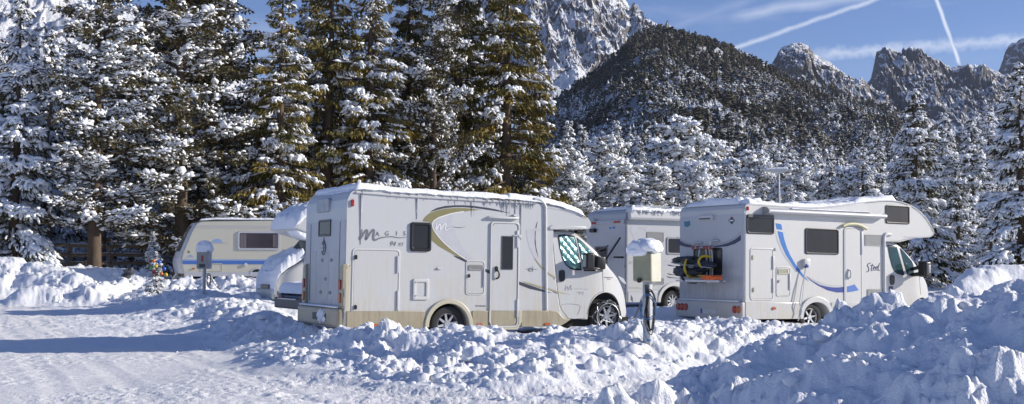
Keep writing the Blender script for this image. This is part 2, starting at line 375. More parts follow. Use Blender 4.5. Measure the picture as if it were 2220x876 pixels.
hill_ridge = [(500, 560), (700, 520), (900, 430), (1010, 375), (1100, 315), (1160, 262), (1205, 226), (1262, 188), (1310, 152), (1345, 118), (1385, 84), (1420, 70), (1450, 66), (1500, 80), (1560, 103), (1620, 134), (1680, 165), (1740, 200), (1800, 222), (1860, 238), (1930, 262), (2010, 300), (2100, 335), (2220, 380), (2400, 430), (2700, 500)]
_, HILL = mountain('wooded_hill', hill_ridge, 430, 1750, 2, 34, 240, 'forest_floor', 420, 200, 51, 1.15, gul=.6, label='steep hill covered with snowy forest')
_, HILL2 = mountain('wooded_hill', [(1560, 190), (1640, 165), (1700, 190), (1760, 170), (1800, 190), (1850, 210), (1900, 225), (1960, 250), (2050, 290), (2200, 320), (2400, 380)],
         1900, 2500, 60, 22, 240, 'forest_floor', 200, 120, 61, 1.0, label='lower wooded spur below the rocky summits')
# ---------------------------------------------------------------- trees
m = NT('needles_dark'); n = m.noise(1.1, 3); n2 = m.noise(14, 2)
m.col(m.mix(m.math('MULTIPLY', n2, .9), m.mix(n, (.022, .030, .012), (.055, .058, .018)), (.075, .062, .016))); m.set(Roughness=.75)
m = NT('needles_sunlit_gold'); n = m.noise(.7, 3); n2 = m.noise(11, 2)
m.col(m.mix(m.math('MULTIPLY', n2, .8), m.ramp(n, [(.35, (.06, .062, .014)), (.46, (.14, .115, .02)), (.58, (.32, .225, .036))]), (.10, .082, .018))); m.set(Roughness=.75)  # gold patches put sunlight on the olive needles into the colour
m = NT('needles_pine'); n = m.noise(1.3, 3); n2 = m.noise(14, 2)
m.col(m.mix(m.math('MULTIPLY', n2, .9), m.mix(n, (.034, .036, .016), (.085, .068, .024)), (.10, .078, .03))); m.set(Roughness=.75)
m = NT('bark'); n = m.noise(9, 5, .6, (1, 1, .25)); m.col(m.mix(n, (.045, .032, .022), (.16, .115, .08))); m.bump(n, .8, .04); m.set(Roughness=.9)

def unit(v): return v / np.maximum(np.linalg.norm(v, axis=-1, keepdims=True), 1e-9)
OCT = np.array([[0, 0, 1], [1, 0, 0], [0, 1, 0], [-1, 0, 0], [0, -1, 0], [0, 0, -.6]], float)
OF = np.array([[0, 1, 2], [0, 2, 3], [0, 3, 4], [0, 4, 1], [5, 2, 1], [5, 3, 2], [5, 4, 3], [5, 1, 4]])
# a rounder blob
_a = np.arange(6) * math.pi / 3
BL = np.concatenate([[[0, 0, 1]], np.stack([.8 * np.cos(_a), .8 * np.sin(_a), np.full(6, .62)], 1), np.stack([np.cos(_a + .5), np.sin(_a + .5), np.full(6, -.1)], 1), [[0, 0, -.5]]])
BF = [[0, 1 + i, 1 + (i + 1) % 6] for i in range(6)] + [[1 + i, 7 + i, 1 + (i + 1) % 6] for i in range(6)] + [[1 + (i + 1) % 6, 7 + i, 7 + (i + 1) % 6] for i in range(6)] + [[13, 7 + (i + 1) % 6, 7 + i] for i in range(6)]
BF = np.array(BF)
def make_tree(name, seed, H, RAD, needle='needles_dark', snow=.6, kind='spruce', z0=.08, pad=1.0, dens=1.0, lod=1.0):
    rg = np.random.default_rng(seed)
    TP, TD, TL, TW, TS = [], [], [], [], []          # twig position, direction, length, width, snow flag
    SP, SX, SY, SZs = [], [], [], []                    # snow blobs: centre, long axis, size (l,w,h)
    wood = []                                          # branch polylines
    lean = rg.normal(0, .012, 2)
    z = H * z0; whorl = 0
    while z < H * .985:
        t = z / H
        if kind == 'spruce':
            rad = RAD * ((1 - t) ** .72) * (.55 + .45 * min(1, (t - z0 + .08) / .12)); nb = rg.integers(5, 8); step = .30 + .26 * (1 - t)
            drp = .12 + .62 * (1 - t) * rg.uniform(.4, 1.4)
        else:
            rad = RAD * (math.sin(math.pi * min(1, (.12 + .88 * (1 - t)) ** .8 * .62))) ** .9; nb = rg.integers(4, 7); step = .34 + .22 * (1 - t)
            drp = rg.uniform(-.15, .42)
        for b in range(nb):
            a = rg.random() * 2 * math.pi; L = rad * rg.uniform(.5, 1.15)
            if rg.random() < .07: L *= 1.22
            if L < .18: L = .18
            n = max(4, int(L / .28))
            s = np.linspace(0, 1, n + 1)
            hd = np.array([math.cos(a), math.sin(a), 0.]); side = np.array([-hd[1], hd[0], 0])
            rise = .10 * L if kind == 'spruce' else .25 * L
            zz = rise * s * (1.4 - s) - drp * L * .62 * s ** 1.7 + (.10 * L * s ** 4 if kind == 'spruce' else .15 * L * s ** 3)
            wig = np.cumsum(rg.normal(0, .035, n + 1)) * L * .5
            P = hd * (L * s)[:, None] + side * wig[:, None]; P[:, 2] = zz + z + rg.normal(0, .16)
            P[:, :2] += lean * z
            wood.append((P, .018 + .012 * L))
            # twigs
            nt_ = max(8, int((30 if kind == 'spruce' else 26) * L * dens))
            tt = rg.beta(1.5, 1.0, nt_) * .93 + .07
            idx = np.clip((tt * n).astype(int), 0, n - 1); fr = (tt * n - idx)[:, None]
            base = P[idx] * (1 - fr) + P[idx + 1] * fr; ax = unit(P[idx + 1] - P[idx])
            sg = rg.choice([-1, 1], nt_)
            wid = (.10 + .26 * L * (1 - np.abs(tt - .45) * 1.0)) * rg.uniform(.25, 1.0, nt_)
            if kind == 'spruce':
                lat = side[None] * sg[:, None]; off = lat * (wid * rg.uniform(0, 1, nt_))[:, None]
                base = base + off + ax * (np.abs(wid) * .35)[:, None]; base[:, 2] -= wid * .25 + rg.uniform(0, .34, nt_) ** 1.5 * min(1, L)
                d = unit(ax * .9 + lat * rg.uniform(.15, .9, (nt_, 1)) + np.array([0, 0, -1]) * rg.uniform(.1, 2.0, (nt_, 1)))
                tl = rg.uniform(.14, .34, nt_) * (1 if L > .7 else .7); tw = rg.uniform(.028, .06, nt_)
            else:
                rv = unit(rg.normal(size=(nt_, 3))); base = base + rv * (wid * .75)[:, None] * np.array([1, 1, .55])
                d = unit(ax * .5 + rv * 1.0 + np.array([0, 0, .15])); tl = rg.uniform(.10, .24, nt_); tw = rg.uniform(.045, .085, nt_)
            TP.append(base); TD.append(d); TL.append(tl); TW.append(tw)
            # snow: gated along the branch so that some stretches are bare
            gate = vn(tt * L * 1.3 + rg.random() * 90, np.full(nt_, 1.5), seed) + rg.normal(0, .12)
            pr = (gate < snow * .95 + .02) & (rg.random(nt_) < (.50 if kind == 'spruce' else .62)) & (base[:, 2] > P[idx][:, 2] - .40)
            k = pr.sum()
            if k:
                c = base[pr] + d[pr] * (tl[pr] * .45)[:, None]; c[:, 2] += .035
                SP.append(c); dd = d[pr].copy()
                SX.append(unit(dd))
                szz = rg.uniform(.5, 1.2, k) * pad * (1 if kind == 'spruce' else rg.choice([.7, .8, 1.5], k))
                SZs.append(np.stack([(.13 if kind == 'spruce' else .105) * szz, (.052 if kind == 'spruce' else .07) * szz * rg.uniform(.8, 1.5, k), (.04 if kind == 'spruce' else .052) * szz * rg.uniform(.8, 1.4, k)], 1))
            # big pads towards the ends of some branches
            if kind == 'spruce' and L > .9 and rg.random() < snow * .85:
                for q in range(rg.integers(4, 10)):
                    tq = rg.uniform(.55, 1.0); i = min(n - 1, int(tq * n)); f_ = tq * n - i; c = P[i] * (1 - f_) + P[i + 1] * f_ + side * rg.normal(0, .15 + .06 * L); c[2] += .07 * pad - abs(rg.normal(0, .05))
                    SP.append(c[None]); dx_ = unit(P[i + 1] - P[i]) + side * rg.normal(0, .5); SX.append(unit(dx_)[None])
                    w_ = rg.uniform(.08, .17) * pad; SZs.append(np.array([[w_ * rg.uniform(1.0, 1.5), w_ * rg.uniform(.7, 1.0), w_ * rg.uniform(.6, .95)]]))
                    for fg in range(rg.integers(2, 5)):
                        sf = rg.choice([-1, 1]); df = unit(side * sf * rg.uniform(.2, .9) + hd * rg.uniform(.1, .8) + np.array([0, 0, -1]) * rg.uniform(.4, 1.3))
                        lf = rg.uniform(.10, .22); SP.append((c + df * lf * .9 + rg.normal(0, .03, 3))[None]); SX.append(df[None]); SZs.append(np.array([[lf, lf * .33, lf * .30]]))
            # pads lying on the branch
            npad = int(L / .17)
            for q in range(npad):
                tq = .25 + .75 * (q + rg.random()) / npad
                gq = vn(np.array([tq * L * 1.1 + b * 7.1 + whorl * 3.3]), np.array([.5]), seed + 3)[0]
                if gq > snow or rg.random() > (.6 if kind == 'spruce' else .35): continue
                i = min(n - 1, int(tq * n)); f_ = tq * n - i; c = P[i] * (1 - f_) + P[i + 1] * f_; c = c + side * rg.normal(0, .12 * L * (1 - abs(tq - .5)) * .6); c[2] += .05 * pad
                SP.append(c[None]); SX.append(unit(P[i + 1] - P[i])[None])
                w_ = rg.uniform(.08, .19) * pad * (1 if L > .8 else .6); SZs.append(np.array([[w_ * rg.uniform(1.0, 1.5), w_ * rg.uniform(.6, .9), w_ * rg.uniform(.4, .7)]]))
        z += step * rg.uniform(.75, 1.2); whorl += 1
    TP, TD, TL, TW = map(np.concatenate, (TP, TD, TL, TW)); n = len(TP)
    up = unit(rg.normal(size=(n, 3))); sd = unit(np.cross(TD, up))
    A_ = TP; B_ = TP + TD * (TL * .45)[:, None] + sd * TW[:, None]; C_ = TP + TD * TL[:, None]; D_ = TP + TD * (TL * .45)[:, None] - sd * TW[:, None]
    C_[:, 2] -= TL * .12
    V = np.stack([A_, B_, C_, D_], 1).reshape(-1, 3); F4 = np.arange(4 * n).reshape(-1, 4)
    SP, SX, SZs = map(np.concatenate, (SP, SX, SZs)); k = len(SP)
    ysd = unit(np.cross(np.array([0, 0, 1.]) + 1e-3, SX)); zup = unit(np.cross(SX, ysd))
    BV = BL[None] * (1 + .25 * rg.normal(size=(k, len(BL), 1)).clip(-1, 1)) 
    Vs = SP[:, None] + BV[..., :1] * (SX * SZs[:, :1])[:, None] + BV[..., 1:2] * (ysd * SZs[:, 1:2])[:, None] + BV[..., 2:] * (zup * SZs[:, 2:])[:, None]
    F3 = (BF[None] + (np.arange(k) * len(BL))[:, None, None]).reshape(-1, 3) + len(V)
    crown = np_mesh(name + '_crown', np.concatenate([V, Vs.reshape(-1, 3)]), F4, F3, mats=(needle, 'snow_tree'), mi4=np.zeros(n), mi3=np.ones(len(F3)), smooth=True)
    # trunk and limbs
    WV, WF = [], []; off = 0
    def sweep(P, r0, r1, ns):
        nonlocal off
        m_ = len(P); ang = np.arange(ns) * 2 * math.pi / ns
        T = unit(np.gradient(P, axis=0)); u0 = unit(np.cross(T, np.array([.13, .21, .97]) if abs(T[0, 2]) < .8 else np.array([1., .1, 0]))); w0 = np.cross(T, u0)
        rr = np.linspace(r0, r1, m_)[:, None, None]
        ring = P[:, None] + rr * (np.cos(ang)[None, :, None] * u0[:, None] + np.sin(ang)[None, :, None] * w0[:, None])
        WV.append(ring.reshape(-1, 3)); i = np.arange(m_ - 1)[:, None] * ns + np.arange(ns)[None]; j = np.arange(m_ - 1)[:, None] * ns + (np.arange(ns)[None] + 1) % ns
        WF.append(np.stack([i, j, j + ns, i + ns], -1).reshape(-1, 4) + off); off += m_ * ns
    zs = np.linspace(-.3, H * .98, 16); TPp = np.stack([lean[0] * zs, lean[1] * zs, zs], 1); TPp[1:-1, :2] += rg.normal(0, .02, (14, 2))
    sweep(TPp, .018 * H + .05, .02, 10)
    for P, r in wood: sweep(P[::2] if len(P) > 5 else P, r, r * .3, 4)
    trunk = np_mesh(name + '_trunk', np.concatenate(WV), np.concatenate(WF), mats=('bark',))
    return crown, trunk, H
TREES = {}
for i in range(4): TREES['g%d' % i] = make_tree('spruce', 100 + i, 19, 3.3, 'needles_sunlit_gold', [.36, .25, .42, .32][i], 'spruce', .05, 1.1, dens=1.6)
for i in range(3): TREES['s%d' % i] = make_tree('spruce', 200 + i, 12, 2.5, 'needles_dark', [.72, .6, .8][i], 'spruce', .03, 1.15, dens=1.3)
for i in range(4): TREES['p%d' % i] = make_tree('pine', 300 + i, 16, 3.1, 'needles_pine', [.60, .46, .66, .42][i], 'pine', [.2, .12, .16, .07][i], 1.1, dens=1.9)
for i in range(2): TREES['q%d' % i] = make_tree('pine', 400 + i, 10, 2.5, 'needles_pine', .85, 'pine', .04, 1.45, dens=1.5)
USED = {}
def put_tree(kind, px, Y, H, label, group, name=None, wide=1.0, rz=None, cat=None, x=None):
    c, t, h0 = TREES[kind]; X_ = (px - CX) / FPX * Y if x is None else x
    nm = name or ('pine_tree' if kind[0] in 'pq' else 'spruce_tree')
    z = float(base_h(X_, Y)); o = empty(nm, (X_, Y, z - .05), rz if rz is not None else random.random() * 6.28)
    s = H / h0; o.scale = (s * wide, s * wide, s)
    link('crown', c, o); link('trunk', t, o)
    tag(o, label, cat or ('pine tree' if kind[0] in 'pq' else 'spruce tree'), group); return o
def top(px, py, Y): return at(px, py, Y).z - float(base_h(0, Y))
random.seed(7)
ORD = ['first', 'second', 'third', 'fourth', 'fifth', 'sixth', 'seventh', 'eighth', 'ninth', 'tenth', 'eleventh', 'twelfth', 'thirteenth', 'fourteenth', 'fifteenth', 'sixteenth', 'seventeenth', 'eighteenth', 'nineteenth', 'twentieth',
       'twenty-first', 'twenty-second', 'twenty-third', 'twenty-fourth', 'twenty-fifth', 'twenty-sixth', 'twenty-seventh', 'twenty-eighth', 'twenty-ninth', 'thirtieth'] + ['%d-th' % k for k in range(31, 90)]
G1 = 'tall trees at the edge of the wood behind the campers'
front = [  # kind, px, distance, top pixel, width, label
 ('s2', 30, 60, -10, 1.1, 'heavily snowed bluish spruce standing at the left edge of the photo'),
 ('p0', 205, 55, -20, 1.35, 'tall snow speckled pine with a thick bare trunk behind the wooden fence'),
 ('p1', 395, 54, -110, 1.35, 'tall brownish pine right above the front of the cream caravan'),
 ('p3', 478, 57, -60, 1.1, 'loose pine with open top just left of the patch of blue sky'),
 ('g0', 600, 52, -60, 1.2, 'broad dark spruce with snow pads above the cream caravan window'),
 ('g1', 700, 55, -160, 1.15, 'tall spruce directly above the snowy overcab of the half hidden camper'),
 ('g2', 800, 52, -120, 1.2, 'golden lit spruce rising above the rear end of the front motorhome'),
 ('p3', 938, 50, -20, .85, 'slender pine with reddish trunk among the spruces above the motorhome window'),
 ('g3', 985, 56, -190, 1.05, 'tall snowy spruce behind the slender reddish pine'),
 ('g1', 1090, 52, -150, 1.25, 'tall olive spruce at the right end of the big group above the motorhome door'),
]
for k, px, Y, tp, w, lb in front:
    Y = 50.5 + (px - 200) * .017 + (Y - 54) * .5
    put_tree(k, px, Y, top(px, tp, Y), lb, G1, wide=w * .93)
G2 = 'trees deeper in the wood on the left'
back = [('p2', -60, 62, 60), ('s0', 100, 66, 60), ('s1', 150, 72, 90), ('s1', 290, 68, 40), ('p2', 330, 75, 20), ('g2', 430, 70, 60), ('s0', 545, 68, 150), ('g0', 660, 66, -40), ('s2', 740, 70, 60), ('g3', 880, 66, -100), ('s1', 1010, 70, 0), ('g1', 1150, 66, 60), ('g2', 555, 62, 200), ('s0', 890, 72, 20)]
back.sort(key=lambda t: t[1])
for i, (k, px, Y, tp) in enumerate(back): put_tree(k, px, Y, top(px, tp, Y), 'snowy tree deeper in the wood behind the front row, %s from the left' % ORD[i], G2)
G3 = 'small firs standing under the tall trees'
for i, (px, Y, tp) in enumerate([(15, 62, 430), (60, 64, 400), (150, 67, 450), (250, 66, 455), (285, 60, 468), (345, 58, 440), (590, 50, 400), (640, 52, 425), (335, 50, 500)]):
    put_tree('s%d' % (i % 3), px, Y, top(px, tp, Y), 'small snow covered fir under the tall trees, %s from the left' % ORD[sorted([15, 60, 150, 250, 285, 345, 590, 640, 335]).index(px)], G3, wide=1.2, name='fir_tree', cat='fir tree')
# bare lower trunks seen between the trees on the left
G4 = 'bare tree trunks in the wood on the left'
tr = sorted([(48, 66), (78, 70), (104, 64), (118, 72), (152, 68), (172, 75), (226, 63), (248, 70), (262, 78), (318, 66), (330, 74), (296, 72), (360, 70), (188, 80), (136, 80), (12, 72)])
for i, (px, Y) in enumerate(tr):
    rg = np.random.default_rng(i); P = np.array([[0, 0, -.2], [rg.normal(0, .05), 0, 3], [rg.normal(0, .1), 0, 6], [rg.normal(0, .2), 0, 10]])
    V = []; r = .09 + .09 * rg.random()
    for q, p in enumerate(P):
        for a in range(8): V.append(p + np.array([math.cos(a * math.pi / 4), math.sin(a * math.pi / 4), 0]) * r * (1 - .12 * q))
    Fc = [(q * 8 + a, q * 8 + (a + 1) % 8, (q + 1) * 8 + (a + 1) % 8, (q + 1) * 8 + a) for q in range(3) for a in range(8)]
    o = link('tree_trunk', np_mesh('tree_trunk', V, Fc, mats=('bark',))); X_ = (px - CX) / FPX * Y; o.location = (X_, Y, float(base_h(X_, Y)))
    tag(o, 'thin dark trunk in the shaded wood behind the fence, %s from the left' % ORD[i], 'tree trunk', G4)
# snow laden trees beyond the campers on the right
G5 = 'snow laden trees beyond the campers'
mid = [('s2', 1225, 74, 262, 1.0), ('s0', 1262, 80, 268, 1.0), ('q0', 1300, 76, 292, 1.1), ('s2', 1345, 86, 262, .9), ('s0', 1386, 84, 292, .9), ('q0', 1340, 70, 345, 1.2), ('q1', 1420, 72, 355, 1.2), ('q0', 1468, 82, 252, 1.15),
       ('s1', 1530, 78, 345, 1.1), ('q1', 1500, 70, 350, 1.0), ('s2', 1585, 80, 355, 1.1), ('q0', 1636, 86, 325, 1.0), ('s0', 1700, 90, 330, 1.0), ('q1', 1610, 72, 385, 1.1), ('q0', 1735, 84, 345, 1.0), ('s2', 1770, 96, 300, 1.0),
       ('s1', 1800, 84, 355, 1.1), ('s2', 1868, 80, 320, 1.3), ('s0', 1900, 100, 280, 1.0), ('q1', 1840, 90, 360, 1.0), ('s1', 1955, 84, 300, 1.0), ('s2', 2060, 86, 245, 1.0), ('s0', 2110, 78, 250, 1.1), ('s2', 2140, 90, 230, 1.0), ('s1', 2030, 96, 300, 1.0),
       ('q0', 1560, 96, 300, 1.0), ('q1', 1430, 98, 300, 1.0), ('s0', 1680, 100, 300, 1.0), ('s1', 2080, 70, 330, 1.1), ('q0', 1240, 68, 330, 1.1), ('q1', 1290, 70, 380, 1.1), ('s1', 1400, 66, 400, 1.1), ('s0', 1490, 68, 405, 1.1), ('s1', 1660, 74, 395, 1.1), ('s2', 1720, 74, 400, 1.1), ('s1', 2150, 66, 400, 1.2)]
mid.sort(key=lambda t: t[1])
for i, (k, px, Y, tp, w) in enumerate(mid): put_tree(k, px, Y, top(px, tp, Y), 'snow laden tree in the row beyond the campers, %s from the left' % ORD[i], G5, wide=w)
put_tree('s1', 1992, 52, top(1992, 192, 52), 'large snow layered spruce right behind the nose of the overcab camper with the blue stripe', None, wide=1.15)
put_tree('s0', 2215, 46, top(2215, 130, 46), 'tall dark spruce with drooping white branches cut by the right edge', None, wide=1.15)
put_tree('s2', 2330, 50, 12, 'dark spruce just beyond the right edge', None, wide=1.1)
# far forest, one mass
def far_tree_proto(seed, n=7, layers=5):
    if seed % 2: return far_round(seed)
    return far_cone(seed, n, layers)
def far_round(seed):
    rg = np.random.default_rng(seed); V = []; F = []
    for q in range(16):
        a = rg.random() * 6.28; zc = rg.uniform(.3, .93); rr_ = .17 * math.sqrt(max(.05, 1 - ((zc - .5) / .5) ** 2)) * rg.uniform(.2, 1); s_ = rg.uniform(.055, .11); b = len(V)
        for p in OCT: V.append((rr_ * math.cos(a) + p[0] * s_ * rg.uniform(.7, 1.3), rr_ * math.sin(a) + p[1] * s_ * rg.uniform(.7, 1.3), zc + p[2] * s_ * 1.1))
        F += [tuple(b + k for k in f) for f in OF]
    return np.array(V), np.array(F)
def far_cone(seed, n=7, layers=5):
    rg = np.random.default_rng(seed); V = []; F = []; mi = []
    for L in range(layers):
        zt = 1 - L * .17; zb_ = zt - .30; r = (.055 + .05 * L) * 1.15
        b = len(V); V.append((rg.normal(0, .01), rg.normal(0, .01), zt))
        for a in range(n):
            an = 2 * math.pi * (a + rg.random() * .6) / n + L; q = r * rg.uniform(.45, 1.35); V.append((q * math.cos(an), q * math.sin(an), zb_ + rg.normal(0, .035)))
        for a in range(n): F.append((b, b + 1 + a, b + 1 + (a + 1) % n))
    return np.array(V), np.array(F)
m = NT('far_trees'); g = m.node('ShaderNodeNewGeometry'); sx = m.node('ShaderNodeSeparateXYZ'); m.link(g.outputs['Position'], sx.inputs[0])
hg = m.math('DIVIDE', sx.outputs[2], 330.0, True)
n1 = m.noise(.35, 3, .7); n2 = m.noise(.012, 3)
thr = m.math('ADD', m.math('ADD', m.math('MULTIPLY', hg, .24), .43), m.math('MULTIPLY', m.math('SUBTRACT', n2, .5), .55))
f = m.math('DIVIDE', m.math('SUBTRACT', n1, thr), .06, True)
m.col(m.mix(f, m.mix(m.noise(.08, 2), (.030, .032, .018), (.085, .066, .034)), (.72, .75, .80))); m.set(Roughness=.85)
def scatter(H, n, seed, hmin, hmax, pxr, near=1.0):
    u, s, Xd, Yd, Zd = H; rg = np.random.default_rng(seed); na, ns = len(u), 0
    si = np.nonzero(s <= 1.02)[0]; ss = rg.random(n) ** near * (len(si) - 2); aa = rg.random(n) * (na - 2)
    i, j = ss.astype(int), aa.astype(int); fi, fj = ss - i, aa - j
    def itp(Z): return (Z[i, j] * (1 - fi) + Z[i + 1, j] * fi) * (1 - fj) + (Z[i, j + 1] * (1 - fi) + Z[i + 1, j + 1] * fi) * fj
    x, y, z = itp(Xd), itp(Yd), itp(Zd); p = CX + x / y * FPX; ok = (p > pxr[0]) & (p < pxr[1]); return x[ok], y[ok], z[ok], rg.uniform(hmin, hmax, ok.sum())
protos = [far_tree_proto(i) for i in range(6)]
def build_far(name, pts, label, seed):
    rg = np.random.default_rng(seed); VV, FF = [], []; off = 0
    x, y, z, h = pts; kind_ = rg.integers(0, 6, len(x)); rot = rg.random(len(x)) * 6.28; wd = rg.uniform(.9, 1.9, len(x))
    for k in range(6):
        w = kind_ == k; V, F_ = protos[k]; c, s_ = np.cos(rot[w])[:, None], np.sin(rot[w])[:, None]
        vx = (V[None, :, 0] * c - V[None, :, 1] * s_) * (h[w] * wd[w])[:, None] + x[w][:, None]; vy = (V[None, :, 0] * s_ + V[None, :, 1] * c) * (h[w] * wd[w])[:, None] + y[w][:, None]
        vz = V[None, :, 2] * h[w][:, None] + z[w][:, None] - .5
        P = np.stack([vx, vy, vz], -1).reshape(-1, 3); f_ = (F_[None] + (np.arange(w.sum()) * len(V))[:, None, None]).reshape(-1, 3)
        VV.append(P); FF.append(f_ + off); off += len(P)
    me = np_mesh(name, np.concatenate(VV), None, np.concatenate(FF), mats=('far_trees',), smooth=False)
    return tag(link(name, me), label, 'forest', kind='stuff')
pts = [np.concatenate(q) for q in zip(scatter(HILL, 19000, 1, 8, 18, (1130, 2300), .85), scatter(HILL2, 4500, 2, 10, 20, (1560, 2300)))]
build_far('hillside_forest', pts, 'dense snowy conifer forest covering the hill', 3)
rg = np.random.default_rng(12); n = 1500; yy_ = rg.uniform(135, 440, n); pp = rg.uniform(1215, 2320, n); xx_ = (pp - CX) / FPX * yy_
build_far('valley_forest', (xx_, yy_, base_h(xx_, yy_), rg.uniform(7, 12, n)), 'snowy conifer wood filling the valley floor behind the campers', 5)
n = 420; yy_ = rg.uniform(115, 220, n); pp = rg.uniform(380, 1090, n); pp[:90] = rg.uniform(-150, 380, 90); yy_[:90] = rg.uniform(130, 240, 90); xx_ = (pp - CX) / FPX * yy_
build_far('dense_wood', (xx_, yy_, base_h(xx_, yy_), rg.uniform(10, 17, n)), 'dense dark wood seen between the tall trees on the left', 6)
# ---------------------------------------------------------------- paint and trim
def painted(name, c, dirt=.25, rough=.32, dirtc=(.50, .47, .40)):
    m = NT(name); st = m.noise(3.0, 6, .65, (6, 6, .55)); bl = m.noise(1.6, 4); sx = m.node('ShaderNodeSeparateXYZ'); m.link(m.tc.outputs['Object'], sx.inputs[0])
    low = m.math('SUBTRACT', 1.15, m.math('MULTIPLY', sx.outputs[2], .62), True)          # road dirt low on the panels
    f = m.math('MULTIPLY', m.ramp(m.math('MULTIPLY', st, m.math('ADD', bl, .5)), [(.40, (0, 0, 0)), (.70, (1, 1, 1))]), m.math('ADD', m.math('MULTIPLY', low, dirt * 2.6), dirt * .35), True)
    m.col(m.mix(f, c, dirtc)); m.set(Roughness=m.math('ADD', m.math('MULTIPLY', bl, .2), rough - .1)); m.b.inputs['Coat Weight'].default_value = .15
    return m.m
painted('van_white', (.515, .525, .535), .50)
painted('van_white_warm', (.58, .58, .565), .22)
painted('van_grey_white', (.49, .505, .52), .35)
painted('rear_grey', (.46, .47, .49), .55, .45)
painted('rear_white', (.50, .51, .53), .5, .45, (.36, .36, .37))
painted('beige', (.36, .325, .235), .5, .4, (.30, .25, .17))
painted('beige_light', (.50, .46, .34), .3, .4)
painted('caravan_cream', (.57, .545, .45), .15)
painted('moulding', (.58, .585, .58), .2)
simple('trim_black', (.012, .012, .014), .35); simple('rubber', (.022, .022, .023), .85, 0, .4); simple('dark_grey', (.06, .062, .07), .5)
simple('graphic_dark', (.035, .042, .06), .4); simple('graphic_olive', (.22, .20, .09), .45); simple('graphic_gold', (.36, .31, .17), .45)
simple('graphic_grey', (.27, .28, .31), .45); simple('graphic_silver', (.47, .48, .51), .45); simple('graphic_white', (.75, .75, .75), .45)
simple('letter_grey', (.16, .165, .19), .45); simple('blue_light', (.035, .17, .50), .35); simple('blue_dark', (.03, .055, .25), .35)
simple('stripe_blue', (.07, .17, .48), .4); simple('stripe_pale', (.30, .40, .60), .4); simple('navy', (.035, .035, .10), .4)
simple('lamp_red', (.35, .015, .012), .25); simple('lamp_orange', (.42, .11, .03), .25); simple('lamp_clear', (.5, .52, .55), .1, .4)
simple('metal', (.45, .46, .48), .35, .8); simple('rim_metal', (.62, .62, .63), .3, .75, .15); simple('steel_bar', (.55, .56, .58), .35, .6)
simple('plate_white', (.6, .6, .58), .5); simple('plate_blue', (.02, .06, .35), .5); simple('grille_grey', (.30, .30, .29), .55); simple('grille_cream', (.48, .46, .34), .55)
simple('car_blue', (.03, .04, .075), .25, .2); simple('yellowed', (.52, .50, .33), .5); simple('galv', (.42, .44, .46), .55, .5, .3)
simple('box_cream', (.52, .51, .42), .5, 0, .1); simple('box_dirty_shade', (.30, .30, .20), .55, 0, .3); simple('wood_fence', (.22, .17, .13), .85, 0, .5, .6, 3)  # post box cover: olive dirt with the front's shade put into the colour
simple('strap_yellow', (.65, .48, .02), .6); simple('strap_orange', (.75, .13, .02), .6); simple('strap_purple', (.07, .04, .25), .6); simple('cable_blue', (.05, .15, .32), .5)
simple('cable_black', (.02, .02, .022), .5); simple('cord_red', (.5, .10, .06), .6); simple('red_paint', (.35, .05, .04), .5)
simple('orn_blue', (.02, .12, .6), .2); simple('orn_red', (.6, .02, .03), .2); simple('orn_orange', (.75, .17, .02), .2); simple('orn_yellow', (.7, .5, .04), .2); simple('orn_green', (.15, .5, .08), .2)
simple('badge_teal', (.05, .20, .28), .4); simple('under', (.015, .015, .016), .9); simple('curtain', (.22, .19, .20), .9, 0, .3, 0, 20)
def glass(name, c, rough=.06):
    m = NT(name); n = m.noise(2.2, 4); m.col(m.mix(n, tuple(x * .6 for x in c), tuple(x * 1.5 for x in c))); m.set(Roughness=rough); m.b.inputs['Specular IOR Level'].default_value = .35; m.b.inputs['Coat Weight'].default_value = .15; m.b.inputs['Coat Roughness'].default_value = .03; return m.m
glass('acrylic', (.020, .021, .026), .22); glass('acrylic_brown', (.045, .04, .04), .25); glass('cab_glass', (.035, .07, .075), .08); glass('caravan_glass', (.055, .045, .055), .15)
# quilted silver-green thermal mat behind the cab glass
m = NT('quilt'); mp = m.node('ShaderNodeMapping'); mp.inputs['Rotation'].default_value = (0, R(42), 0); m.link(m.tc.outputs['Object'], mp.inputs[0])
v = m.node('ShaderNodeTexVoronoi'); v.inputs['Scale'].default_value = 8.5; v.inputs['Randomness'].default_value = .12; m.link(mp.outputs[0], v.inputs[0])
cr = m.noise(26, 4, .7)
m.col(m.mix(cr, (.05, .22, .22), (.34, .52, .50))); m.set(Roughness=.28, Metallic=.6)
m.bump(m.math('ADD', m.math('MULTIPLY', v.outputs['Distance'], -2.0), m.math('MULTIPLY', cr, .5)), .8, .02)

# ---------------------------------------------------------------- a vehicle frame: x along the side, y into the body, z up
class Frame:
    def __init__(s, name, px, Y, th, z0, tilt=0.0, base_px=None):
        d = ray(px, HOR); X_ = d.x / d.y * Y
        s.M = Matrix.Translation((X_, Y, z0)) @ Euler((0, tilt, th)).to_matrix().to_4x4(); s.I = s.M.inverted()
        s.o = bpy.data.objects.new(name, None); COL.objects.link(s.o); s.o.matrix_world = s.M
        s.c = s.I @ CAM; s.R3 = s.I.to_3x3()
    def hit(s, px, py, axis, val):
        d = s.R3 @ ray(px, py); t = (val - s.c[axis]) / d[axis]; return s.c + d * t
    def S(s, px, py, y=0.0):
        p = s.hit(px, py, 1, y); return (p.x, p.z)
    def RR(s, px, py, x=0.0):
        p = s.hit(px, py, 0, x); return (p.y, p.z)
    def rect(s, x0, y0, x1, y1, r=.03, n=4, y=0.0):
        a, b = s.S(x0, y0, y), s.S(x1, y1, y); return rrect(a[0], min(a[1], b[1]), b[0], max(a[1], b[1]), r, n)
    def rrectR(s, x0, y0, x1, y1, r=.03, x=0.0, n=4):
        a, b = s.RR(x0, y0, x), s.RR(x1, y1, x); return rrect(min(a[0], b[0]), min(a[1], b[1]), max(a[0], b[0]), max(a[1], b[1]), r, n)
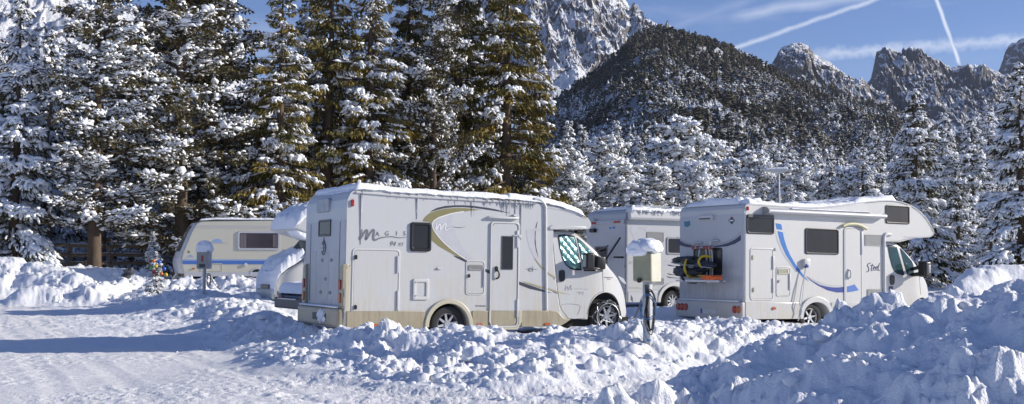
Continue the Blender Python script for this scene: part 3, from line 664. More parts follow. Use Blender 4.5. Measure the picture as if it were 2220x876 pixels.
def rrect(x0, z0, x1, z1, r, n=4):
    r = min(r, abs(x1 - x0) / 2.01, abs(z1 - z0) / 2.01); P = []
    for cx, cz, a0 in ((x1 - r, z1 - r, 0), (x0 + r, z1 - r, 90), (x0 + r, z0 + r, 180), (x1 - r, z0 + r, 270)):
        for i in range(n + 1):
            a = R(a0 + 90 * i / n); P.append((cx + r * math.cos(a), cz + r * math.sin(a)))
    return P
def finish(name, bm, mats, parent, smooth=30, bevel=0, seg=2):
    bmesh.ops.remove_doubles(bm, verts=bm.verts, dist=1e-5)
    bmesh.ops.recalc_face_normals(bm, faces=bm.faces)
    if bevel:
        es = [e for e in bm.edges if len(e.link_faces) == 2 and e.calc_face_angle(0) > R(28)]
        bmesh.ops.bevel(bm, geom=es, offset=bevel, segments=seg, profile=.5, affect='EDGES', clamp_overlap=True)
    me = bpy.data.meshes.new(name); bm.to_mesh(me); bm.free()
    for x in ([mats] if isinstance(mats, str) else mats): me.materials.append(MATS[x])
    if smooth:
        me.polygons.foreach_set('use_smooth', np.ones(len(me.polygons), bool)); me.set_sharp_from_angle(angle=R(smooth)); me.polygons.foreach_set('use_smooth', [not (len(p_.vertices) > 4 or p_.area > .03) for p_ in me.polygons])
    return link(name, me, parent)
def add_prism(bm, P, a, b, plane='xz'):
    """outline P extruded from a to b along the third axis"""
    def v3(p, t): return (p[0], t, p[1]) if plane == 'xz' else ((t, p[0], p[1]) if plane == 'yz' else (p[0], p[1], t))
    A = [bm.verts.new(v3(p, a)) for p in P]; B = [bm.verts.new(v3(p, b)) for p in P]; n = len(P)
    fs = [bm.faces.new(A), bm.faces.new(B[::-1])]
    for i in range(n): fs.append(bm.faces.new((A[i], B[i], B[(i + 1) % n], A[(i + 1) % n])))
    return fs
def prism(name, P, a, b, mat, parent, plane='xz', bevel=0, smooth=30, seg=2):
    bm = bmesh.new(); add_prism(bm, P, a, b, plane); return finish(name, bm, mat, parent, smooth, bevel, seg)
def ring(name, Po, Pi, a, b, mat, parent, plane='xz', bevel=0):
    def v3(p, t): return (p[0], t, p[1]) if plane == 'xz' else (t, p[0], p[1])
    bm = bmesh.new(); n = len(Po); L = [[bm.verts.new(v3(p, t)) for p in Q] for Q, t in ((Po, a), (Pi, a), (Pi, b), (Po, b))]
    for k in range(4):
        for i in range(n): bm.faces.new((L[k][i], L[k][(i + 1) % n], L[(k + 1) % 4][(i + 1) % n], L[(k + 1) % 4][i]))
    return finish(name, bm, mat, parent, 30, bevel)
def inset(P, d):
    c = np.mean(P, 0); P = np.array(P); ext = (P.max(0) - P.min(0)) / 2; m_ = (P.max(0) + P.min(0)) / 2
    k = (ext - d) / ext; return [tuple(m_ + (p - m_) * k) for p in P]
def add_box(bm, lo, hi):
    return add_prism(bm, [(lo[0], lo[2]), (hi[0], lo[2]), (hi[0], hi[2]), (lo[0], hi[2])], lo[1], hi[1])
def box(name, lo, hi, mat, parent, bevel=.004): 
    bm = bmesh.new(); add_box(bm, lo, hi); return finish(name, bm, mat, parent, 30, bevel)
def add_tube(bm, P, r, n=8, caps=True):
    P = [Vector(p) for p in P]; rings = []; up = Vector((.1, .2, 1)); prev = None
    for i, p in enumerate(P):
        t = (P[min(i + 1, len(P) - 1)] - P[max(i - 1, 0)]).normalized()
        u = (prev - t * prev.dot(t)) if prev is not None else t.orthogonal()
        if u.length < 1e-6: u = t.orthogonal()
        u.normalize(); prev = u; w = t.cross(u); rr = r[i] if hasattr(r, '__len__') else r
        rings.append([bm.verts.new(p + (u * math.cos(2 * math.pi * k / n) + w * math.sin(2 * math.pi * k / n)) * rr) for k in range(n)])
    for a, b in zip(rings[:-1], rings[1:]):
        for k in range(n): bm.faces.new((a[k], a[(k + 1) % n], b[(k + 1) % n], b[k]))
    if caps: bm.faces.new(rings[0][::-1]); bm.faces.new(rings[-1])
def tube(name, P, r, mat, parent=None, n=8):
    bm = bmesh.new(); add_tube(bm, P, r, n); return finish(name, bm, mat, parent, 50)
def smoothpath(P, k=6):
    P = [Vector(p) for p in P]; out = []
    for i in range(len(P) - 1):
        p0, p1, p2, p3 = P[max(i - 1, 0)], P[i], P[i + 1], P[min(i + 2, len(P) - 1)]
        for q in range(k):
            t = q / k; out.append(.5 * ((2 * p1) + (p2 - p0) * t + (2 * p0 - 5 * p1 + 4 * p2 - p3) * t * t + (3 * p1 - p0 - 3 * p2 + p3) * t ** 3))
    out.append(P[-1]); return out
def sm2(P, k=5, closed=False):
    if closed: P = list(P) + [P[0]]
    Q = [(v.x, v.y) for v in smoothpath([(p[0], p[1], 0) for p in P], k)]
    return Q[:-1] if closed else Q
def decal(name, F, pxs, mat, off=.003, th=.002, rear=False, x=0.0, y=0.0, smoothed=False):
    if smoothed: pxs = sm2(pxs, 4, True)
    if rear: P = [F.RR(*p, x) for p in pxs]; return prism(name, P, x - off, x - off + th, mat, F.o, 'yz', 0, 0)
    P = [F.S(*p, y) for p in pxs]; return prism(name, P, y - off, y - off + th, mat, F.o, 'xz', 0, 0)
def stroke(name, F, lines, mat, w=.012, off=.004, y=0.0, rear=False, x=0.0, th=.002):
    """pen strokes given in pixels: each line is a list of (px, py[, width factor])"""
    bm = bmesh.new()
    for L in lines:
        Q = smoothpath([(p[0], p[1], (p[2] if len(p) > 2 else 1) * 1.0) for p in L], 5) if len(L) > 2 else [Vector((p[0], p[1], 1)) for p in L]
        pts = [(Vector(F.RR(q.x, q.y, x)) if rear else Vector(F.S(q.x, q.y, y))) for q in Q]
        A, B = [], []
        for i, p in enumerate(pts):
            t = (pts[min(i + 1, len(pts) - 1)] - pts[max(i - 1, 0)]); t = t.normalized() if t.length else Vector((1, 0)); nn = Vector((-t.y, t.x)) * w * Q[i].z / 2
            for lst, s_ in ((A, 1), (B, -1)):
                k = p + nn * s_; lst.append([bm.verts.new((x - off - d, k.x, k.y) if rear else (k.x, y - off - d, k.y)) for d in (0, th)])
        for i in range(len(pts) - 1):
            a, b, c, d = A[i], B[i], B[i + 1], A[i + 1]
            bm.faces.new((a[1], b[1], c[1], d[1])); bm.faces.new((a[0], d[0], c[0], b[0])); bm.faces.new((a[0], a[1], d[1], d[0])); bm.faces.new((b[0], c[0], c[1], b[1]))
    return finish(name, bm, mat, F.o, 0)
def text(name, F, s_, px, py, hpx, mat, off=.004, y=0.0, shear=0.0, sx=1.0, rear=False, x=0.0, ax='LEFT'):
    """upright lettering: px, py = lower left corner, hpx = capital height, all in pixels"""
    if rear: a, b = F.RR(px, py, x), F.RR(px, py - hpx, x)
    else: a, b = F.S(px, py, y), F.S(px, py - hpx, y)
    h = abs(b[1] - a[1])
    cu = bpy.data.curves.new(name, 'FONT'); cu.body = s_; cu.size = h / .70; cu.extrude = .001; cu.shear = shear; cu.align_x = ax; cu.resolution_u = 3
    t = bpy.data.objects.new('tmp', cu); COL.objects.link(t); bpy.context.view_layer.update()
    me = bpy.data.meshes.new_from_object(t.evaluated_get(bpy.context.evaluated_depsgraph_get())); bpy.data.objects.remove(t); me.name = name
    for v in me.vertices:
        u, w_ = v.co.x * sx, v.co.y; d = -(off + v.co.z)
        v.co = (x + d, a[0] - u, a[1] + w_) if rear else (a[0] + u, y + d, a[1] + w_)
    me.materials.clear(); me.materials.append(MATS[mat]); return link(name, me, F.o)
def window(F, px, mat='acrylic', frame='trim_black', r=.06, y=0.0, name='window', b=.035, proud=.022):
    P = F.rect(*px, r=r, y=y) if not isinstance(px[0], tuple) else [F.S(*p, y) for p in px]
    Q = inset(P, b); w = ring(name, P, Q, y - proud, y + .004, frame, F.o, bevel=.006); prism('pane', Q, y - proud * .55, y + .003, mat, w, bevel=.004); return w
def windowR(F, px, mat='acrylic', frame='trim_black', r=.06, x=0.0, b=.035, proud=.022):
    P = F.rrectR(*px, r=r, x=x); Q = inset(P, b); w = ring('window', P, Q, x - proud, x + .004, frame, F.o, 'yz', .006); prism('pane', Q, x - proud * .55, x + .003, mat, w, 'yz', .004); return w
def hatch(F, px, mat, name='locker_door', r=.05, b=.022, edge='moulding', y=0.0, proud=.012, gap=.006):
    P = F.rect(*px, r=r, y=y); Q = inset(P, b); w = ring(name, P, Q, y - proud, y + .004, edge, F.o, bevel=.004)
    Q2 = inset(P, b + gap); prism('panel', Q2, y - proud * .5, y + .004, mat, w, bevel=.003)
    ring('seal', Q, Q2, y - .002, y + .004, 'dark_grey', w); return w
def grille(F, px, mat, n=6, y=0.0, name='vent_grille', frame=None):
    a, b = F.S(px[0], px[1], y), F.S(px[2], px[3], y); x0, x1, z0, z1 = a[0], b[0], b[1], a[1]
    w = ring(name, rrect(x0, z0, x1, z1, .01), inset(rrect(x0, z0, x1, z1, .01), .012), y - .016, y + .004, frame or mat, F.o)
    bm = bmesh.new(); h = (z1 - z0 - .024) / n
    for i in range(n): add_box(bm, (x0 + .012, y - .012, z0 + .012 + i * h), (x1 - .012, y + .002, z0 + .012 + i * h + h * .62))
    finish('slats', bm, mat, w, 0); return w
def wheel(F, cx, cy, r, y=0.0, wdt=.22, spokes=9, rim_r=.62, parent=None, chains=False, cz=None):
    x, z = F.S(cx, cy, y) if cz is None else (cx, cz); root = parent or F.o
    def circ(rad, n=40): return [(x + rad * math.cos(2 * math.pi * i / n), z + rad * math.sin(2 * math.pi * i / n)) for i in range(n)]
    w = ring('wheel', circ(r), circ(r * .63), y, y + wdt, 'rubber', root, bevel=.02)
    bm = bmesh.new(); n = 40
    L = [[bm.verts.new((px_, y + d, pz_)) for px_, pz_ in circ(q)] for q, d in ((r * .63, .02), (r * .60, .015), (r * .57, .04), (r * .55, .15))]
    for a, b in zip(L[:-1], L[1:]):
        for i in range(n): bm.faces.new((a[i], a[(i + 1) % n], b[(i + 1) % n], b[i]))
    bm.faces.new(L[-1])
    for k in range(spokes):
        a = 2 * math.pi * k / spokes + .2
        for q0, q1, w0, w1, d0, d1 in ((.08 * r, .585 * r, .05, .035, .05, .03),):
            ca, sa = math.cos(a), math.sin(a)
            P = [(q0, -w0 / 2), (q1, -w1 / 2), (q1, w1 / 2), (q0, w0 / 2)]; A = [bm.verts.new((x + ca * p - sa * q, y + (d0 if i in (0, 3) else d1), z + sa * p + ca * q)) for i, (p, q) in enumerate(P)]
            B = [bm.verts.new(v.co + Vector((0, .03, 0))) for v in A]; bm.faces.new(A); bm.faces.new(B[::-1])
            for i in range(4): bm.faces.new((A[i], B[i], B[(i + 1) % 4], A[(i + 1) % 4]))
    add_prism(bm, circ(.09 * r * 1.9, 16), y + .03, y + .08)
    finish('rim', bm, 'rim_metal', w, 30)
    prism('brake_shadow', circ(r * .54, 24), y + .12, y + .14, 'under', w)
    if chains:
        bm = bmesh.new(); rg = random.Random(3)
        for k in range(7):
            a0 = 2 * math.pi * k / 7; a1 = a0 + math.pi / 7; a2 = a0 + 2 * math.pi / 7
            p = [(a0, .80, -.012), (a0 + .1, .93, -.016), (a1, 1.03, .05), (a1, 1.035, wdt - .04)]
            add_tube(bm, [(x + r * q * math.cos(a), y + d, z + r * q * math.sin(a)) for a, q, d in p], .009, 5)
            p = [(a2, .80, -.012), (a2 - .1, .93, -.016), (a1, 1.03, .05)]
            add_tube(bm, [(x + r * q * math.cos(a), y + d, z + r * q * math.sin(a)) for a, q, d in p], .009, 5)
        add_tube(bm, [(x + r * .80 * math.cos(i * .3927), y - .014, z + r * .80 * math.sin(i * .3927)) for i in range(17)], .008, 5)
        add_tube(bm, [(x + r * .55 * math.cos(t), y - .02, z + r * .55 * math.sin(t)) for t in (.3, 2.2, 4.4, .9, 3.3)], .007, 5)
        finish('snow_chain', bm, 'steel_bar', w)
        bm = bmesh.new(); add_tube(bm, [(x + r * q * math.cos(t), y - .03, z + r * q * math.sin(t)) for t, q in ((1.3, .8), (2.4, .3), (3.6, .45), (5.0, .35), (.4, .6))], .009, 5); finish('chain_tensioner', bm, 'steel_bar', w)
    return w
def snowcap(name, poly, th, seed, parent, mat='snow_soft', y0=0, y1=1, over=.03, n=70, ny=14, lump=.6, droop=.0):
    """lumpy layer over a line of (x, z) points, from y0 to y1"""
    P = np.array(poly, float); s = np.concatenate([[0], np.cumsum(np.hypot(*np.diff(P, axis=0).T))]); t = np.linspace(0, s[-1], n)
    x = np.interp(t, s, P[:, 0]); z = np.interp(t, s, P[:, 1]); v = np.linspace(0, 1, ny); T, V_ = np.meshgrid(t, v)
    Yy = y0 - over + (y1 - y0 + 2 * over) * V_
    e1 = np.clip(np.minimum(V_, 1 - V_) * (y1 - y0 + 2 * over) / .09, 0, 1); e2 = np.clip(np.minimum(T, s[-1] - T) / .10, 0, 1); e = np.sqrt(1 - (1 - e1) ** 2) * np.sqrt(1 - (1 - e2) ** 2)
    N = fbm(T * 2.2 + seed, Yy * 2.2, 4, seed); N2 = clods(T + seed, Yy, .16, seed, .6) * .3 + vn(T * 12, Yy * 12, seed + 4) * .25
    H = th * (1 - lump * .5 + lump * (N - .3) + lump * .6 * N2) * e
    xx = np.broadcast_to(x, T.shape); zz = np.broadcast_to(z, T.shape)
    edge = (1 - e1) * droop * vn(T * 9, T * 0, seed + 6)
    top = np.stack([xx, Yy, zz + H - edge * .3], -1).reshape(-1, 3); bot = np.stack([xx, Yy, zz - .004 - edge], -1).reshape(-1, 3)
    nf = len(top); F_ = grid_faces(ny, n); Vv = np.concatenate([top, bot]); Fq = [F_, F_[:, ::-1] + nf]
    idx = np.arange(ny * n).reshape(ny, n)
    for a in (idx[0], idx[-1][::-1], idx[:, 0][::-1], idx[:, -1]):
        Fq.append(np.stack([a[:-1], a[:-1] + nf, a[1:] + nf, a[1:]], -1))
    me = np_mesh(name, Vv, np.concatenate(Fq), mats=(mat,)); return link(name, me, parent)
def cab(F, name, top, bottom, y0, y1, mat, belt, taper_from, nose_taper=.30, tumble=.16, arch=None, n=90, flip=False):
    """van cab lofted from an upper and a lower outline (local x, z); returns the half width function"""
    xs = [p[0] for p in top]; X0, X1 = min(xs), max(xs); tp = sorted(top); bt = sorted(bottom); yc = (y0 + y1) / 2; hw = (y1 - y0) / 2
    def zt(x): return float(np.interp(x, [p[0] for p in tp], [p[1] for p in tp]))
    def zb(x):
        z = float(np.interp(x, [p[0] for p in bt], [p[1] for p in bt]))
        if arch:
            d = abs(x - arch[0]) / arch[2]
            if d < 1: z = max(z, arch[1] + arch[2] * 1.0 * math.sqrt(1 - d * d))
        return z
    xn = X0 if flip else X1; L = abs(xn - taper_from)
    def half(x, z):
        q = max(0, ((taper_from - x) if flip else (x - taper_from)) / L); w = hw * (1 - nose_taper * q ** 2.4)
        return w - tumble * max(0, z - belt) ** 1.25 - .05 * max(0, .55 - (z)) ** 1.0 * .4
    base = list(np.linspace(X0, X1, n)); 
    if arch: base += [arch[0] - arch[2] * .999, arch[0] + arch[2] * .999] + [arch[0] + arch[2] * math.sin(a) for a in np.linspace(-1.5, 1.5, 17)]
    base = sorted(b for b in base if X0 <= b <= X1); bm = bmesh.new(); rows = []
    for x in base:
        a, b = zb(x), zt(x); b = max(b, a + .02); r = min(.09, (b - a) * .4); prof = []
        m_ = 12
        for i in range(m_ + 1): prof.append((0, a + (b - r - a) * i / m_))
        for i in range(1, 6): t = i / 5 * math.pi / 2; prof.append((r * (1 - math.cos(t)), b - r + r * math.sin(t)))
        lft = [bm.verts.new((x, yc - half(x, z) + d, z)) for d, z in prof]; rgt = [bm.verts.new((x, yc + half(x, z) - d, z)) for d, z in prof]
        rows.append(lft + rgt[::-1])
    for A_, B_ in zip(rows[:-1], rows[1:]):
        k = len(A_)
        for i in range(k): bm.faces.new((A_[i], B_[i], B_[(i + 1) % k], A_[(i + 1) % k]))
    bm.faces.new(rows[0][::-1]); bm.faces.new(rows[-1])
    o = finish(name, bm, mat, F.o, 40)
    return o, (lambda x, z: yc - half(x, z)), (lambda x, z: yc + half(x, z)), zt, zb
def skin_patch(name, F, P, front, mat, off=.004, th=.012, parent=None, back=False, n=14):
    """panel that follows the curved side of a cab; P = outline in local x, z"""
    P = np.array(P); lo, hi = P.min(0), P.max(0)
    bm = bmesh.new(); V = [bm.verts.new((p[0], 0, p[1])) for p in P]; f = bm.faces.new(V); bmesh.ops.triangulate(bm, faces=[f])
    for k in range(3): bmesh.ops.subdivide_edges(bm, edges=[e for e in bm.edges if e.calc_length() > (hi - lo).max() / n * 1.5], cuts=1); bmesh.ops.triangulate(bm, faces=bm.faces)
    fs = list(bm.faces); s_ = 1 if back else -1
    for v in bm.verts: v.co.y = front(v.co.x, v.co.z) + s_ * off
    r = bmesh.ops.extrude_face_region(bm, geom=fs)
    for v in [g for g in r['geom'] if isinstance(g, bmesh.types.BMVert)]: v.co.y -= s_ * th
    return finish(name, bm, mat, parent or F.o, 40)
# ================================================================ front motorhome
TILT = R(.9)
F = Frame('motorhome', 747, 21.5, R(28), 0.0, TILT)
tag(F.o, 'white motorhome with olive swoosh and beige skirt, nearest vehicle, parked nose to the right', 'motorhome')
S = F.S
def z5(l, ox=1040, oy=400, k=5.155): return [(ox + a / k, oy + b / k) + tuple(c) for a, b, *c in l]
# body
arx, arz = S(972, 706); ar = abs(S(972 + 43.5, 706)[0] - arx); zsk = S(900, 711)[1]; zbe = S(860, 674.5)[1]
xr = S(1187, 600)[0]
roof = [(748, 467.6), (749.5, 450), (754, 432), (760, 419), (768, 410.5), (785, 408.5), (869, 416.5), (1044, 427.5), (1150, 435), (1187, 440), (1225, 451), (1250, 459.5), (1267, 467), (1276, 474), (1281.5, 483), (1281.5, 491), (1277, 496), (1265, 497.5)]
rf = [(max(0.0, S(*p)[0]), S(*p)[1]) for p in roof]
under = [(S(1197, 497)[0], S(1197, 497)[1]), (xr + .12, S(1197, 497)[1]), (xr + .12, zsk + .02)]
arch = [(arx + ar * math.cos(a), max(zsk + .02, arz + ar * math.sin(a))) for a in np.linspace(-.12, math.pi + .12, 22)]
arch[0] = (arch[0][0], zsk + .02); arch[-1] = (arch[-1][0], zsk + .02)
P = [(0.0, zsk + .02), (0, 1.7)] + rf + under + arch
W = 2.28
body = prism('body', P, 0, W, ['van_white'], F.o, bevel=.035, seg=3, smooth=35)
# grey rear wall panels
snz = S(747, 674)[1]
# skirt
def skirt(x0, x1, name='side_skirt', y=0):
    return prism(name, [(x0, zsk), (x1, zsk), (x1, zbe), (x0, zbe)], y - .022, y + .03, 'beige', F.o, bevel=.008)
ax0, ax1 = arx - ar * 1.17, arx + ar * 1.17
skirt(.03, ax0); dx0, dx1 = S(1060, 600)[0], S(1131, 600)[0]
skirt(ax1, dx0 - .003); skirt(dx1 + .003, xr + .02); 
for a, b in ((.03, ax0), (ax1, xr + .1)): prism('side_skirt', [(a, zsk), (b, zsk), (b, zbe), (a, zbe)], W - .03, W + .022, 'beige', F.o, bevel=.008)
fair = [(1187, 673), (1187, 706), (1212, 708), (1226, 700), (1237, 692), (1221, 690), (1209, 676)]
prism('side_skirt', [S(*p) for p in fair], -.02, .12, 'beige', F.o, bevel=.01)
# wheel flare
def arc(c, z, r, a0, a1, n=24): return [(c + r * math.cos(t), z + r * math.sin(t)) for t in np.linspace(a0, a1, n)]
for yy, s_ in ((-.045, 1), (W - .02, -1)):
    Po = arc(arx, arz, ar * 1.19, -.06, math.pi + .06); Pi = arc(arx, arz, ar * .985, -.06, math.pi + .06)
    prism('wheel_flare', Po + Pi[::-1], yy, yy + .065, 'beige_light', F.o, bevel=.012)
box('wheel_well', (arx - ar * 1.02, .30, arz), (arx + ar * 1.02, W - .3, arz + ar * 1.02), 'under', F.o)
wheel(F, 971.5, 703.5, .335, y=.04, spokes=8); wheel(F, 971.5, 703.5, .335, y=W - .26, spokes=8)
prism('underbody', [(.5, zsk - .02), (xr + 2.2, zsk - .02), (xr + 2.2, zsk + .16), (.5, zsk + .16)], .35, W - .35, 'under', F.o)
# fairing behind the cab
fp = [(1187, 497), (1196, 496), (1199, 520), (1203, 570), (1208, 620), (1213, 655), (1219, 690), (1187, 676)]
prism('fairing', [S(*p) for p in fp], .012, .2, 'van_white', F.o, bevel=.02, seg=3); prism('fairing', [S(*p) for p in fp], W - .2, W - .012, 'van_white', F.o, bevel=.02, seg=3)
# cab
CY0 = .10; SC_ = lambda x, y: S(x, y, CY0)
top = [SC_(*p) for p in [(1190, 500), (1215, 498), (1240, 500), (1254, 505), (1266, 514), (1290, 536), (1314, 563), (1328, 580), (1341, 592), (1351, 602), (1360, 614), (1368, 627), (1373, 640), (1377, 655), (1379.5, 675)]]
bot = [SC_(*p) for p in [(1190, 688), (1220, 690), (1268, 692), (1300, 692), (1340, 694), (1368, 693), (1376, 690), (1379.5, 679)]]
awx, awz = SC_(1316.5, 683); awr = abs(SC_(1316.5 + 41, 683)[0] - awx)
co, cf, cb, czt, czb = cab(F, 'cab', top, bot, CY0, W - CY0, 'van_white', S(1230, 590)[1], S(1275, 600)[0], .36, .10, (awx, awz, awr))
def SK(l, front=True):
    out = []
    for p in l:
        x, z = S(p[0], p[1], CY0)
        for _ in range(4): x, z = S(p[0], p[1], cf(x, z))
        out.append((x, z))
    return out
g1 = [(1210, 509), (1222, 508), (1244.5, 511), (1250, 530), (1256, 560), (1261, 586), (1248, 586.5), (1236, 583), (1226, 575), (1219, 561), (1213, 538), (1209.5, 516)]
g2 = [(1250.5, 514.5), (1262, 524), (1275, 538), (1287, 553), (1291, 566), (1291, 588), (1266.5, 588), (1258, 552)]
for k, g in enumerate((g1, g2)):
    w = skin_patch('cab_window', F, SK(g), cf, 'trim_black', .006, .02)
    c = np.mean(SK(g), 0); q = [tuple(c + (np.array(p) - c) * .90) for p in SK(g)]
    skin_patch('pane', F, q, cf, 'quilt' if k == 0 or 1 else 'cab_glass', .010, .012, parent=w)
w = skin_patch('cab_window', F, SK(g1), cb, 'trim_black', .006, .02, back=True); 
bm = bmesh.new(); xs = np.linspace(SC_(1260, 510)[0], SC_(1326, 577)[0], 10); L = []
for x in xs:
    z = czt(x) + .006; h = min(W - 2 * CY0, cb(x, z) - cf(x, z)) * .41; L.append([bm.verts.new((x, W / 2 + h * v, z)) for v in np.linspace(-1, 1, 7)])
for a, b in zip(L[:-1], L[1:]):
    for i in range(6): bm.faces.new((a[i], a[i + 1], b[i + 1], b[i]))
r = bmesh.ops.extrude_face_region(bm, geom=list(bm.faces))
for v in [g for g in r['geom'] if isinstance(g, bmesh.types.BMVert)]: v.co.z -= .02
finish('windscreen', bm, 'cab_glass', F.o, 40)
def seam(F, px, fn, w=.007, mat='dark_grey', name='door_seam', off=.002):
    bm = bmesh.new(); P = []
    Q = [(v.x, v.y) for v in smoothpath([(a, b, 0) for a, b in px], 5)]
    for p in Q:
        x, z = F.S(p[0], p[1], CY0)
        for _ in range(3): x, z = F.S(p[0], p[1], fn(x, z))
        P.append((x, fn(x, z) - off, z))
    add_tube(bm, P, w / 2, 5); return finish(name, bm, mat, F.o)
seam(F, [(1198, 501), (1199.5, 530), (1203, 570), (1208, 620), (1213, 655), (1219, 689), (1268, 690)], cf)
seam(F, [(1198, 501), (1230, 501), (1252, 507), (1266, 519), (1290, 541), (1305, 562), (1306.5, 591), (1308, 632)], cf)
seam(F, [(1308, 632), (1295, 637), (1284, 648), (1277, 665), (1273, 682)], cf)
seam(F, [(1232, 690), (1216, 662), (1256, 662), (1252, 682)], cf, .005)
def patch(F, px, mat, fn, name, off=.01, th=.03): return skin_patch(name, F, [(lambda x, z: (x, z))(*p) for p in px], fn, mat, off, th)
patch(F, SK(sm2([(1212, 588), (1216, 585.5), (1222, 586), (1224, 592), (1223.5, 606), (1219, 610.5), (1213, 609), (1211.5, 600)], 3, True)), 'trim_black', cf, 'door_handle', .02, .04)
patch(F, SK([(1340, 598), (1352, 604), (1359, 616), (1353, 615), (1344, 606)]), 'lamp_clear', cf, 'headlight', .004, .02)
patch(F, SK([(1370, 640), (1375, 646), (1375, 655), (1370, 650)]), 'dark_grey', cf, 'fog_light', .004, .02)
# arch lip, wheels
Po = arc(awx, awz, awr * 1.05, .0, math.pi, 30); Pi = arc(awx, awz, awr * .98, .0, math.pi, 30)
box('wheel_well', (awx - awr * 1.02, .32, awz - .05), (awx + awr * .98, W - .32, awz + awr * .98), 'under', F.o)
wheel(F, 1318, 686.5, .335, y=.16, spokes=7, chains=True); x_, z_ = S(1318, 686.5, .16); wheel(F, x_, 0, .335, y=W - .38, spokes=7, cz=z_)
# mirror
mo = bmesh.new(); m0 = F.hit(1276, 566, 1, -.12); m1 = F.hit(1299, 568, 1, -.02)
add_box(mo, (m0.x - .10, -.22, m0.z - .17), (m0.x + .09, -.04, m0.z + .16)); mir = finish('mirror', mo, 'trim_black', F.o, 40, .035, 3)
b2 = bmesh.new(); add_box(b2, (m1.x - .10, -.10, m1.z - .15), (m1.x + .12, .05, m1.z + .12)); finish('mirror', b2, 'trim_black', F.o, 40, .04, 3)
tube('mirror_arm', smoothpath([(m0.x, -.1, m0.z + .13), (m1.x, -.08, m1.z + .09), (m1.x + .14, .05, m1.z + .02), (m1.x + .17, .14, m1.z - .16)]), .02, 'trim_black', mir)
tube('mirror_arm', smoothpath([(m0.x, -.1, m0.z - .13), (m1.x, -.06, m1.z - .14), (m1.x + .17, .14, m1.z - .17)]), .025, 'trim_black', mir)
prism('mirror_glass', rrect(-.185, m0.z - .12, -.06, m0.z + .12, .03), m0.x - .104, m0.x - .10, 'lamp_clear', mir, 'yz')
# cab-over nose: light trim line and underside
stroke('roof_trim', F, [z5([(50, 152), (300, 172), (560, 190), (700, 211)]), z5([(740, 196), (860, 222), (960, 250), (1100, 310)]), [(1250, 458), (1262, 465), (1272, 472)]], 'graphic_gold', .022)
stroke('roof_trim', F, [z5([(50, 158), (300, 178), (560, 196), (700, 217)]), z5([(745, 222), (860, 245), (950, 268)])], 'dark_grey', .010, .006)
stroke('panel_line', F, [z5([(750, 262), (900, 283), (1050, 325), (1180, 380)])], 'graphic_silver', .010)
prism('nose_lip', [S(*p) for p in [(1190, 492), (1197, 488), (1270, 492), (1268, 497), (1192, 498)]], -.03, .02, 'van_white', F.o, bevel=.01)
# white pipe trim between body and cab section
bm = bmesh.new(); add_tube(bm, [(x, -.012, z) for x, z in [S(*p) for p in sm2([(1158, 431), (1168, 432), (1176, 438), (1181, 446), (1182, 460), (1182.5, 560), (1184, 672)], 5)]], .028, 8); finish('corner_moulding', bm, 'moulding', F.o, 50)
# rail along the roof edge
bm = bmesh.new(); add_tube(bm, [(x, -.012, z - .03) for x, z in [S(*p) for p in [(772, 413), (869, 421), (1044, 431.5), (1156, 437)]]], .022, 6); finish('roof_rail', bm, 'moulding', F.o, 50)
# doors, hatches
d = hatch(F, (764, 538, 865, 688), 'van_white', 'locker_door', .07, .03)
for p in ((771, 557.5), (770, 666)): x, z = S(*p); prism('latch', rrect(x - .022, z - .042, x + .022, z + .042, .022), -.035, -.01, 'trim_black', d, bevel=.008)
for a, b in ((555, 592), (630, 672)): x, z0 = S(861.5, b); _, z1 = S(861.5, a); box('hinge', (x - .018, -.03, z0), (x + .012, -.008, z1), 'graphic_silver', d)
x0, z0 = S(768, 686); x1, z1 = S(861, 675.5)
prism('panel', [(x0 + .04, z0 + .02), (x1 - .03, z0 + .02), (x1 - .012, z0 + .06), (x1 - .012, zbe), (x0 + .018, zbe), (x0 + .018, z0 + .06)], -.012, -.004, 'beige', d)
window(F, (889.5, 481.5, 933.5, 545.5), 'acrylic', r=.05, b=.05, proud=.035)
w = ring('water_hatch', F.rect(895, 604, 929, 650, .03), inset(F.rect(895, 604, 929, 650, .03), .065), -.03, .004, 'moulding', F.o, bevel=.008); prism('panel', inset(F.rect(895, 604, 929, 650, .03), .068), -.012, .003, 'van_white', w)
for p in ((900, 612), (900, 641)): x, z = S(*p); prism('latch', rrect(x - .014, z - .014, x + .014, z + .014, .014), -.038, -.028, 'grille_grey', w)
x, z = S(953, 581.5); prism('side_light', rrect(x - .055, z - .018, x + .05, z + .018, .018), -.03, .003, 'moulding', F.o, bevel=.008)
h = hatch(F, (1010, 564.5, 1050, 639.5), 'van_white', 'service_door', .06, .02)
grille(F, (1017, 574, 1046, 586), 'grille_grey', 6, -.008); x, z = S(1016, 598); prism('latch', rrect(x - .018, z - .035, x + .018, z + .035, .018), -.035, -.01, 'trim_black', h, bevel=.008)
x, z0 = S(1048, 622); _, z1 = S(1048, 581); box('hinge', (x - .012, -.03, z0), (x + .018, -.008, z1), 'graphic_silver', h)
Pq = F.rect(1063, 480, 1122.5, 709, .07); ed = ring('entry_door', Pq, inset(Pq, .03), -.03, .004, 'moulding', F.o, bevel=.006)
Q2 = inset(Pq, .036); zb2 = zbe
qx0, qx1 = min(p[0] for p in Q2), max(p[0] for p in Q2); qz0, qz1 = min(p[1] for p in Q2), max(p[1] for p in Q2)
prism('door_panel', [(qx0, zb2), (qx1, zb2), (qx1, qz1 - .06), (qx1 - .05, qz1), (qx0 + .05, qz1), (qx0, qz1 - .06)], -.018, .003, 'van_white', ed, bevel=.004)
prism('door_panel', [(qx0, zb2 - .003), (qx1, zb2 - .003), (qx1, qz0 + .06), (qx1 - .05, qz0), (qx0 + .05, qz0), (qx0, qz0 + .06)][::-1], -.018, .003, 'beige', ed, bevel=.004)
